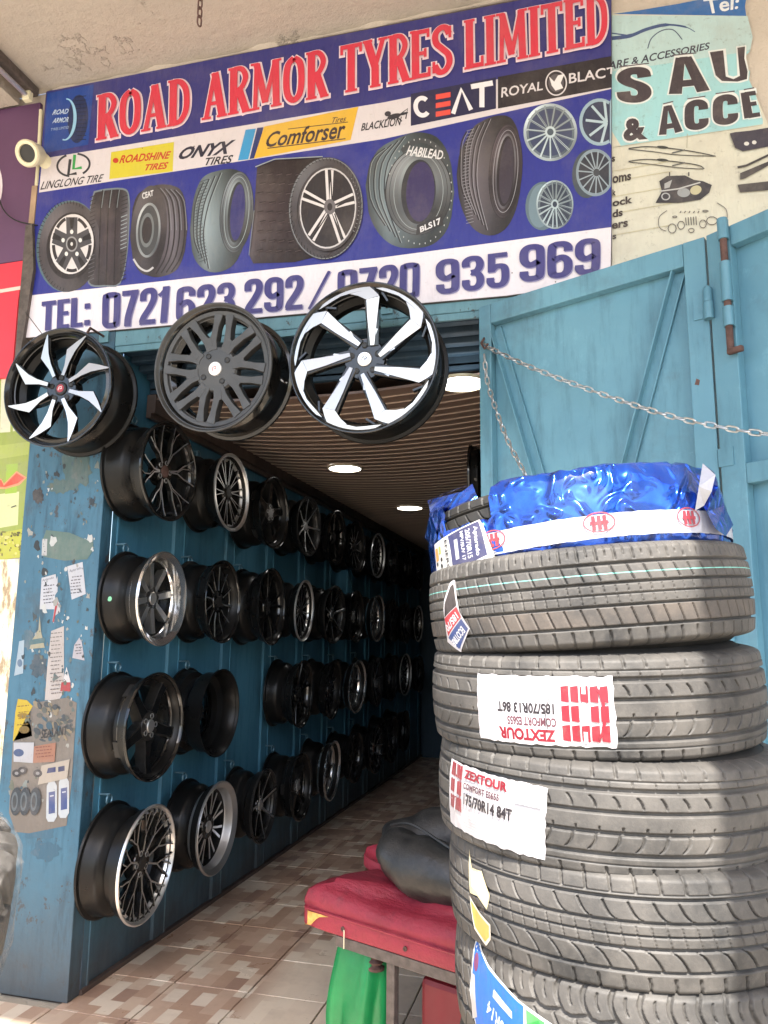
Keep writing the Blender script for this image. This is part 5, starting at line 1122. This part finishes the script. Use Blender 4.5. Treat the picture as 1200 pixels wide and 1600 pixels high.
# ---------------- blue wrapped tyre on top of the stack
zt1 = zt['t1']
wrapT = make_tyre(.278, .064, 'hook', (-.022, SY+.02, zt1-.016), (rad(-2), rad(-6.6)), 0, 'tyre wrapped in crinkled blue metallic foil with a white band, topmost of the stack', mat='rubber_dark', group=G_)
def wrap_surface(a0, a1, v0, v1, off, jit, na, nv, seed, mat, name, closev=True):
    v0, v1 = max(v0, -.084), min(v1, .084)
    rr_ = np.random.default_rng(seed); vs = []; fs = []
    prof = []
    for j in range(nv+1):
        v = v0+(v1-v0)*j/nv; av = abs(v)
        if av <= .066: r = .278-.006*(av/.066)**2; z = v
        else: k = av-.066; r = .272-.0*k-k*k*9-.2*k; z = math.copysign(.066+.02*(1-math.exp(-k*30)), v)
        if av > .066: r = .272-(k**1.3)*3.2
        prof.append((r+off, z+math.copysign(off*.5, v)))
    for i_ in range(na+1):
        a = rad(a0+(a1-a0)*i_/na)
        for j, (r, z) in enumerate(prof):
            e = 0 if (j in (0, nv) and not closev) else 1
            jr = abs(rr_.normal(0, jit))*.9; jz = rr_.normal(0, jit)*.6; aa = a+rr_.normal(0, jit)*1.2
            vs.append((( r+jr)*math.sin(aa), -(r+jr)*math.cos(aa), z+jz))
    for i_ in range(na):
        for j in range(nv):
            a = i_*(nv+1)+j; b = a+nv+1
            fs += [(a, b, b+1), (a, b+1, a+1)] if (i_+j) % 2 else [(a, b, a+1), (b, b+1, a+1)]
    return mesh_obj(name, vs, fs, mat, wrapT, True)
wrap_surface(-27, 200, -.098, .098, .004, .0034, 70, 9, 3, M['foil'], 'foil_wrap')
wrap_surface(-170, -52, -.098, .096, .004, .0028, 46, 13, 4, M['foil'], 'foil_wrap')
wrap_surface(-56, -26, -.098, .012, .004, .0034, 13, 8, 5, M['foil'], 'foil_wrap')
m_band = simple('white_plastic_band', srgb(178, 180, 190), .35, var=.12, scale=20, bump=.5, bscale=40)
wrap_surface(-30, 150, -.046, -.008, .0105, .0006, 90, 4, 6, m_band, 'white_band')
def wmap(a0, off=.0135):
    def f(u, v, d): a = rad(a0)+u/.29; r = .290+d+.0; return Vector((r*math.sin(a), -r*math.cos(a), v))
    return f
for k_, a0 in enumerate((-27, 9, 41)):
    P = Print(wmap(a0), step=.0001, k=.8); P.ring(0, -.026, .026, .017, .0022, (168, 64, 76)); 
    for x in (-.009, 0, .009): P.poly([(x-.003, -.038), (x+.003, -.038), (x+.003, -.015), (x-.003, -.015)], (170, 50, 64))
    P.poly([(-.015, -.029), (.015, -.029), (.015, -.024), (-.015, -.024)], (170, 50, 64)); P.build('band_emblem', M['print'], wrapT)
P = Print(lambda u, v, d: Vector(((.292+d-abs(v)*.02)*math.sin(rad(-44)+u/.29), -(.292+d)*math.cos(rad(-44)+u/.29), v-.02+.0*u)), step=.0001, k=.85)
def TT(pts): return [(x*math.cos(.0)-y*0, y+x*.06) for x, y in pts]
psheet(P, TT([(-.085, -.052), (-.08, .024), (.07, .03), (.088, -.04), (.02, -.052), (-.05, -.066)]), (222, 220, 216), 24); psheet(P, TT([(-.016, -.044), (-.02, .024), (.066, .028), (.074, -.034)]), (52, 56, 100), 18)
for t_, x0, x1, b_ in (('Apterado', .048, .060, .02), ('205/70R15', .030, .042, .02), ('MPV/SUV 17', .016, .025, .02)):
    P.text(t_, TT([(x1, .022), (x1, -.030), (x0, -.030), (x0, .022)]), (224, 222, 232), b_)
P.poly(TT([(-.002, -.024), (.008, -.024), (.008, .012), (-.002, .012)]), (200, 200, 212))
P.text('ENERGY', TT([(-.024, .020), (-.024, -.05), (-.034, -.05), (-.034, .02)]), (50, 50, 56), .02)
P.poly(TT([(-.074, -.01), (-.062, -.01), (-.062, .014), (-.074, .014)]), (214, 140, 70)); P.poly(TT([(-.058, .0), (-.05, .0), (-.05, .014), (-.058, .014)]), (160, 170, 80)); P.poly(TT([(-.066, -.05), (-.046, -.05), (-.048, -.03), (-.066, -.03)]), (90, 150, 160))
for x, y in ((-.07, -.02), (-.05, -.014), (-.052, -.026)): P.ell(x, y, .004, .004, (40, 40, 44))
for k_ in range(7): P.poly(TT([(-.0+k_*.012, -.052+.001*k_), (.008+k_*.012, -.052+.001*k_), (.006+k_*.012, -.046), (.0+k_*.012, -.046)]), (46, 42, 46))
P.build('label', M['paper'], wrapT)
def flap(pts_, depth_, mat, name):
    vs = [wrapT.matrix_world.inverted() @ Vector(p) for p in pts_]
    return mesh_obj(name, vs, depth_, mat, wrapT)
bpy.context.view_layer.update()
yy = 1.40
fp = [at(x, y, Y) for x, y, Y in ((1098,724,1.42),(1116,738,1.36),(1122,760,1.34),(1132,790,1.40),(1146,820,1.42),(1134,838,1.38),(1118,826,1.33),(1104,800,1.34),(1088,770,1.36),(1100,750,1.33))]
flap(fp, [(0,1,9), (1,2,9), (2,8,9), (2,7,8), (2,3,7), (3,6,7), (3,4,6), (4,5,6)], M['foil'], 'foil_flap')
fp = [at(x, y, Y) for x, y, Y in ((1098,724,1.37),(1118,742,1.33),(1112,768,1.31),(1100,790,1.33),(1086,798,1.31),(1092,760,1.30))]
flap(fp, [(0,1,5), (1,2,5), (2,3,5), (3,4,5)], m_band, 'band_flap')
fp = [at(x, y, Y) for x, y, Y in ((668,782,1.52),(690,776,1.46),(722,768,1.42),(738,756,1.43),(700,768,1.50),(672,800,1.44),(664,840,1.5),(690,876,1.42),(682,830,1.40),(712,800,1.37),(752,792,1.36))]
flap(fp, [(0,1,5), (1,9,5), (1,2,9), (2,10,9), (2,3,10), (0,4,3), (5,8,6), (5,9,8), (6,8,7)], M['foil'], 'foil_flap')

# ---------------- wrapped all terrain tyre at the far left, on its own stack
lt_ = make_tyre(.385, .118, 'mud', (-1.10, .74, 1.135), (rad(2), rad(7)), .4, 'chunky tyre wrapped in clear crinkled film at the bottom left corner', Rin=.2)
bm_ = MB(); 
vs = []; fs = []; na, nv = 110, 20; rr_ = np.random.default_rng(9)
prof = [(.26, .132), (.335, .138), (.362, .125), (.384, .10), (.389, .06), (.391, .0), (.389, -.06), (.384, -.10), (.362, -.125), (.335, -.136)]
for i_ in range(na):
    a = 2*PI*i_/na
    for r, z in prof: vs.append(((r+rr_.normal(0, .003))*math.cos(a), (r+rr_.normal(0, .003))*math.sin(a), z+rr_.normal(0, .004)))
for i_ in range(na):
    for j in range(len(prof)-1):
        a = i_*len(prof)+j; b = ((i_+1) % na)*len(prof)+j; fs += [(a, b, b+1), (a, b+1, a+1)]
mesh_obj('film_wrap', vs, fs, M['film'], lt_)
z_ = 1.135-.262
for k, s_l in enumerate(('directly under the film wrapped tyre', 'second under the film wrapped tyre', 'third under the film wrapped tyre')):
    make_tyre(.36, .112, 'mud', (-1.24-.02*k, .70, z_), (0, 0), k, 'chunky tyre in the left corner stack, '+s_l, Rin=.2, full=False); z_ -= .25
pm_ = MB(); pm_.box((-1.45, .4, 0), (-.85, 1.0, z_+.25-.127), bev=.01); tag(pm_.build('wooden_crate', simple('crate_wood', srgb(150,120,90), .8, bump=.4)), 'low wooden box carrying the left corner tyre stack', 'crate')

# ============================================================ PILLAR STICKERS
def st(fn, label, cat='sticker'):
    P = Print(on_plane(FY-.0215), step=.00012, k=.85); fn(P); o_ = P.build('sticker', M['paper'], None); tag(o_, label, cat, 'stickers on the blue pillar')
def textlines(P, x0, x1, y0, y1, n, sl=-.12, col=(90, 88, 96)):
    for k in range(n):
        y = y0+(y1-y0)*k/n; a = x0+random.uniform(0, 3); b = x1-random.uniform(0, 5); x = a
        while x < b: w_ = random.uniform(2, 5); P.line([(x, y+sl*(x-x0)), (min(b, x+w_), y+sl*(min(b, x+w_)-x0))], 1.6, col); x += w_+1.2
def s1(P): P.poly([(65,903),(87,897),(88,905),(90,900),(90,924),(86,930),(86,952),(62,952)], (206,208,216)); P.text('Apterado', [(66,905),(84,900),(84,905),(66,910)], (60,60,70)); textlines(P, 66, 85, 916, 948, 6)
def s2(P): P.poly([(105,885),(129,878),(134,928),(112,937)], (208,210,218)); P.text('Apterado', [(108,890),(127,885),(127,890),(109,896)], (60,60,70)); textlines(P, 110, 130, 902, 932, 6)
def s3(P): P.poly([(62,962),(64,986),(70,1012),(46,1014),(50,1000),(60,984)], (170,166,140)); P.poly([(46,1000),(70,996),(70,1004),(45,1008)], (60,110,120))
def s4(P): P.poly([(80,986),(100,978),(100,1060),(98,1084),(92,1094),(70,1094),(74,1040)], (196,188,184)); textlines(P, 78, 98, 990, 1090, 16, -.1, (120,112,112))
def s5(P): P.poly([(104,1042),(110,1064),(110,1080),(94,1080)], (216,214,216)); P.poly([(96,1066),(110,1066),(110,1080),(94,1080)], (176,48,60))
def s6(P): P.poly([(124,996),(128,1004),(132,1032),(113,1028),(116,1008)], (190,186,194)); textlines(P, 117, 130, 1008, 1026, 4)
def s7(P): P.poly([(89,936),(94,944),(94,956),(86,962),(84,974),(82,970),(86,944)], (200,196,200)); P.poly([(88,936),(91,940),(84,972),(82,972)], (180,50,60))
def s8(P): P.poly([(28,1092),(42,1094),(52,1104),(50,1150),(46,1158),(20,1158),(24,1112)], (206,178,44)); P.ell(36,1118,9,4,(150,120,40)); P.ell(38,1140,8,6,(120,96,40)); textlines(P, 26,48,1104,1152,5,-.1,(140,110,40))
def s9(P):
    P.poly([(54,1098),(104,1090),(120,1098),(116,1160),(112,1220),(104,1290),(46,1302),(24,1300),(14,1270),(20,1160)], (128,120,112))
    for k in range(60): x, y = random.uniform(56, 112), random.uniform(1100, 1158); P.ell(x, y, random.uniform(2, 7), random.uniform(1.5, 5), random.choice([(70,78,84),(96,100,96),(150,136,112),(60,92,110)]), random.uniform(0, 90), n=8)
    P.text('SEALANT', [(66,1140),(106,1134),(105,1148),(64,1154)], (52,54,58), .01)
    P.poly([(22,1160),(54,1160),(52,1192),(22,1190)], (190,192,198)); P.ell(30,1176,8,6,(70,90,130)); P.poly([(54,1166),(88,1160),(86,1190),(52,1192)], (168,118,96)); textlines(P, 56,84,1168,1188,4,-.1,(130,80,66))
    P.poly([(66,1196),(110,1186),(106,1216),(60,1226)], (186,176,162)); P.poly([(76,1200),(88,1198),(88,1206),(74,1208)], (50,60,110)); P.poly([(92,1198),(102,1196),(102,1204),(92,1206)], (60,64,100))
    for x, y in ((27,1208),(36,1204),(60,1208)): P.ell(x, y, 7, 6, (60,58,62)); P.ell(x, y, 3, 2.5, (150,150,152))
    for x in (26, 40, 56): P.ell(x, 1252, 9, 22, (52,62,72), 4); P.ell(x-2, 1252, 5, 15, (96,108,116), 4); P.ell(x-2, 1252, 3, 10, (60,66,72), 4)
def bottle(P, x, y): P.poly([(x,y),(x+2,y),(x+9,y+14),(x+9,y+62),(x+4,y+70),(x-5,y+70),(x-8,y+64),(x-7,y+14)], (198,206,212)); P.poly([(x-4,y+24),(x+6,y+22),(x+6,y+56),(x-4,y+58)], (60,82,140)); P.line([(x-2,y+30),(x+4,y+29)],2,(200,206,220)); P.poly([(x-1,y-4),(x+3,y-4),(x+3,y+2),(x-1,y+2)], (140,120,110))
def s10(P): bottle(P, 80, 1214)
def s11(P): bottle(P, 99, 1208)
def s12(P): P.poly([(66,846),(72,828),(108,832),(146,848),(144,862),(136,874),(100,876),(68,870)], (98,124,116)); P.poly([(66,842),(74,842),(73,868),(65,868)], (196,196,196)); textlines(P, 67,73,846,866,5,0,(50,50,56))
def s13(P): P.poly([(30,1002),(38,1000),(36,1052),(22,1056),(26,1030)], (170,190,204)); P.ell(31,1036,4,6,(90,120,150))
for f_, l_ in ((s12, 'faded greenish torn paper patch high on the blue pillar'), (s1, 'white torn price sticker at the upper left of the blue pillar'), (s2, 'white tilted price sticker at the upper right of the blue pillar'), (s7, 'small torn red and white sticker scrap below the upper left price sticker'), (s3, 'cone shaped beige and teal sticker remnant on the blue pillar'),
               (s6, 'small pale torn sticker remnant at the right edge of the pillar'), (s13, 'narrow pale blue scrap at the left edge of the pillar'), (s4, 'long torn strip of printed paper in the middle of the pillar'), (s5, 'red bottomed white triangular sticker scrap beside the long strip'), (s9, 'large torn brown poster with tyres low on the blue pillar'), (s8, 'yellow torn sticker at the left edge of the blue pillar'),
               (s10, 'printed white bottle, left of the pair low on the pillar'), (s11, 'printed white bottle, right of the pair low on the pillar')):
    P = Print(on_plane(FY-.0215 if l_[0] != 'p' else FY-.0235), step=.00005, k=.62); f_(P); tag(P.build('sticker', M['paper'], None), l_, 'sticker')

P = Print(on_plane(FY-.0212), step=.000004, k=.8)
for i in range(240):
    v = random.random(); y = 690+v*560; xl = 51-(y-694)*.076+4; x = random.uniform(xl, xl+(110-v*14)); d_ = 1 if random.random() < .75 else 2
    r0 = random.uniform(.8, 4.0)*d_; pts = []
    for k in range(9): a = 2*PI*k/9; rr0 = r0*random.uniform(.35, 1.1); pts.append((x+rr0*math.cos(a)*.8, y+rr0*math.sin(a)*1.3))
    P.poly(pts, random.choice([(40,52,60),(52,66,72),(120,130,128),(150,150,144),(60,84,96),(84,100,100),(34,40,44),(186,188,186),(90,96,84)]))
o_ = P.build('sticker_residue', M['paper'], pillar); o_['kind'] = 'stuff'
P = Print(on_plane(FY-.02115), step=.000004, k=.8)
for (x, y, a_, b_, c_) in ((118,730,26,34,(70,96,96)),(60,775,9,14,(40,38,40)),(96,760,22,12,(76,98,96)),(84,1060,16,30,(60,84,98)),(118,852,30,14,(104,122,108)),(60,1296,30,18,(56,96,118)),(72,1330,26,16,(52,92,114)),(60,1040,14,20,(48,70,84)),(44,1000,10,16,(64,96,112))):
    pts = []
    for k in range(26): a = 2*PI*k/26; rr0 = random.uniform(.72, 1.1); pts.append((x+a_*rr0*math.cos(a), y+b_*rr0*math.sin(a)))
    P.poly(pts, c_)
o_ = P.build('glue_stain', M['paper'], pillar); o_['kind'] = 'stuff'
# ============================================================ SEAT, BAG, GREEN BAG, FRAME in front of the doorway
ang = math.atan2(2.6-2.85, -.44+1.046)
sr = thing('vinyl_seat', 'red vinyl seat cushion with torn corner on a grey metal frame', 'seat', (-1.046, 2.85, -.045)); sr.rotation_euler = (0, 0, ang)
def cushion(name, pts, z0, z1, mat, parent, r=.03, n=26, seed=1, crown=.02):
    # outline pts (local x,y); rounded edge, slightly crowned top
    O = [np.array(p) for p in smooth_path(pts+[pts[0]], 6)][:-1]; c = sum(O)/len(O); vs = []; fs = []; rings = []
    prof = [(-.02, z0), (-.004, z0+.002), (0, z0+.01), (0, z0+(z1-z0)*.45), (-.003, z0+(z1-z0)*.5), (.001, z0+(z1-z0)*.55), (0, z1-r), (-r*.3, z1-r*.3), (-r, z1), (-r*2.5, z1+crown*.5), (-.12, z1+crown)]
    N = len(O)
    for off, z in prof:
        for p in O: d = c-p; L = np.linalg.norm(d); q = p+d/L*min(L*.95, -off); wb = .006*math.sin(q[0]*11+seed)+.004*math.sin(q[1]*17+q[0]*7); vs.append((q[0]+wb*.5, q[1]-wb*.4, z+wb*(1 if z > z0+.05 else .2)))
    for k in range(len(prof)-1):
        for i_ in range(N): a = k*N+i_; b = k*N+(i_+1) % N; fs.append((a, b, b+N, a+N))
    vs.append((c[0], c[1], z1+crown)); T = len(vs)-1
    for i_ in range(N): fs.append(((len(prof)-1)*N+i_, (len(prof)-1)*N+(i_+1) % N, T))
    fs.append(tuple(range(N))[::-1]); return mesh_obj(name, vs, fs, mat, parent, True)
cushion('cushion', [(0, -.0), (.1, -.012), (.35, -.012), (.75, -.012), (.86, .0), (.88, .12), (.86, .40), (.75, .44), (.3, .44), (.1, .40), (.02, .26), (-.012, .1)], .50, .632, M['fabric_red'], sr, r=.045, crown=.03)
b = MB(); b.tube(smooth_path([(-.004, .1, .563), (.012, -.008, .566), (.1, -.018, .566), (.35, -.018, .563), (.75, -.018, .558), (.86, -.006, .555)], 6), .0045, 6); b.build('piping', M['fabric_red'], sr, True)
fm = MB(); 
vs = [(-.0165, .12, .556), (-.012, .06, .556), (.0, .008, .556), (.03, -.0145, .5555), (.135, -.0175, .556), (.09, -.0175, .546), (.075, -.017, .536), (.060, -.0165, .522), (.05, -.016, .512), (.03, -.0145, .508), (.012, -.009, .502), (-.0, .006, .500), (-.013, .06, .503), (-.0165, .12, .51)]
b = MB(); b.add(vs, [tuple(range(len(vs)))]); b.build('torn_foam', M['foam'], sr)
for x, z in ((.20, .530), (.47, .528)): b = MB(); b.lathe([(0, 0), (.008, 0), (.008, .004), (.004, .004), (.004, .002), (0, .002)], 12, M=Matrix.Translation((x, -.013, z)) @ Matrix.Rotation(PI/2, 4, 'X'), closed=False); b.build('screw', M['rust'], sr)
b = MB(); b.tube([(.21, -.02, .53), (.212, -.022, .47)], .0022, 5); b.build('loose_thread', M['white_plastic'], sr)
cushion('back_pad', [(.04, .30), (.12, .26), (.34, .22), (.55, .24), (.60, .34), (.52, .46), (.30, .52), (.12, .46)], .64, .73, M['fabric_red'], sr, r=.045, seed=2, crown=.035)
b = MB(); b.box((.27, .215, .655), (.37, .2215, .665), M=Matrix.Rotation(.0, 4, 'Z')); b.build('strap_slot', M['black_satin'], sr)
fr = thing('seat_frame', 'grey metal stool frame under the red vinyl seat', 'stool frame', (-1.046, 2.85, -.045)); fr.rotation_euler = (0, 0, ang)
b = MB(); b.box((.16, -.006, .462), (.86, .02, .498), bev=.002); b.build('rail', M['frame_grey'], fr); b = MB(); b.box((.16, .38, .462), (.86, .40, .498), bev=.002); b.build('rail', M['frame_grey'], fr)
for x, y in ((.38, .0), (.84, .0), (.38, .37), (.84, .37)): b = MB(); b.box((x, y+.002, .045), (x+.034, y+.03, .461), bev=.003); b.build('leg', M['frame_grey'], fr)
b = MB(); b.box((.30, .0305, .14), (.86, .05, .17), bev=.002); b.build('crossbar', M['frame_grey'], fr)
b = MB(); b.lathe([(.012, 0), (.03, .004), (.03, .012), (.018, .02), (.028, .03), (.018, .04), (.028, .05), (.012, .056)], 16, M=Matrix.Translation((.30, .05, .40))); b.build('spring_mount', M['rust'], fr, True)
rb = MB(); rb.box((0, 0, 0), (.30, .22, .36), bev=.02); o_ = rb.build('red_box', simple('dusty_red_plastic', srgb(104,20,30), .6, var=.15)); o_.location = (-.58, 2.72, .02); o_.rotation_euler = (0, 0, ang); tag(o_, 'dusty red plastic crate on the floor under the seat behind the tyre stack', 'crate')
# green plastic bag hanging from the seat
Ng, Mg = 26, 22; vs = []; fs = []
for j in range(Mg+1):
    v = j/Mg; z = .505-v*.44; w_ = .095+.02*math.sin(v*2.2)-.012*v; dpt = .03+.06*math.sin(min(1, v*1.2)*PI*.6)
    for i_ in range(Ng):
        a = 2*PI*i_/Ng; fold = .012*math.sin(a*5+v*2)*(.4+v)+.006*math.sin(a*9-v*3)
        x = w_*math.copysign(abs(math.cos(a))**.7, math.cos(a))+fold*math.cos(a); y = (dpt)*math.copysign(abs(math.sin(a))**.8, math.sin(a))+fold*1.6*math.sin(a)
        vs.append((x+.01*math.sin(v*5), y, z))
for j in range(Mg):
    for i_ in range(Ng): a = j*Ng+i_; b_ = j*Ng+(i_+1) % Ng; fs.append((a, a+Ng, b_+Ng, b_))
fs.append(tuple(range(Mg*Ng, Mg*Ng+Ng)))
gb = mesh_obj('plastic_bag', vs, fs, M['green'], None, True); gb.location = (-.815, 2.86, 0); gb.rotation_euler = (0, 0, ang); tag(gb, 'bright green plastic bag hanging below the red seat', 'bag')
# black padded bag lying on the seat
Nu, Nv = 40, 24; vs = []; fs = []; rr_ = np.random.default_rng(4)
for j in range(Nv+1):
    v = -PI/2+PI*j/Nv
    for i_ in range(Nu):
        a = 2*PI*i_/Nu; ce = lambda t, p: math.copysign(abs(t)**p, t)
        x = .30*ce(math.cos(v), .7)*ce(math.cos(a), .8); y = .15*ce(math.cos(v), .7)*ce(math.sin(a), .8); z = .095*ce(math.sin(v), .8)
        k = 1+.05*math.sin(3*a+1)+.03*math.sin(5*x*10)+.03*math.sin(7*a+v*4); vs.append((x*k, y*k, z*k+.03*math.sin(x*9)))
for j in range(Nv):
    for i_ in range(Nu): a = j*Nu+i_; b_ = j*Nu+(i_+1) % Nu; fs.append((a, b_, b_+Nu, a+Nu))
bb = thing('padded_bag', 'black padded leatherette bag lying on the red seat', 'bag', (-.47, 2.83, .655)); bb.rotation_euler = (rad(-28), rad(20), ang)
vs = [(x*1.12, y*1.12, z*1.12) for x, y, z in vs]
mesh_obj('bag_body', vs, fs, M['bag_black'], bb, True)
b = MB(); b.tube(smooth_path([(-.31, -.045, .034), (-.20, -.112, .076), (-.02, -.14, .078), (.13, -.134, .09), (.29, -.056, .067)], 8), .005, 6); b.build('seam_piping', M['bag_black'], bb, True)
db = MB(); vs2 = [(x*1.15, y*1.3, z*1.2) for x, y, z in vs]
o_ = mesh_obj('backrest_pad', vs2, fs, M['bag_black'], None, True); o_.location = (-.50, 3.25, .66); o_.rotation_euler = (rad(-40), 0, .1); tag(o_, 'dark padded sack in the shadow behind the black bag', 'sack')
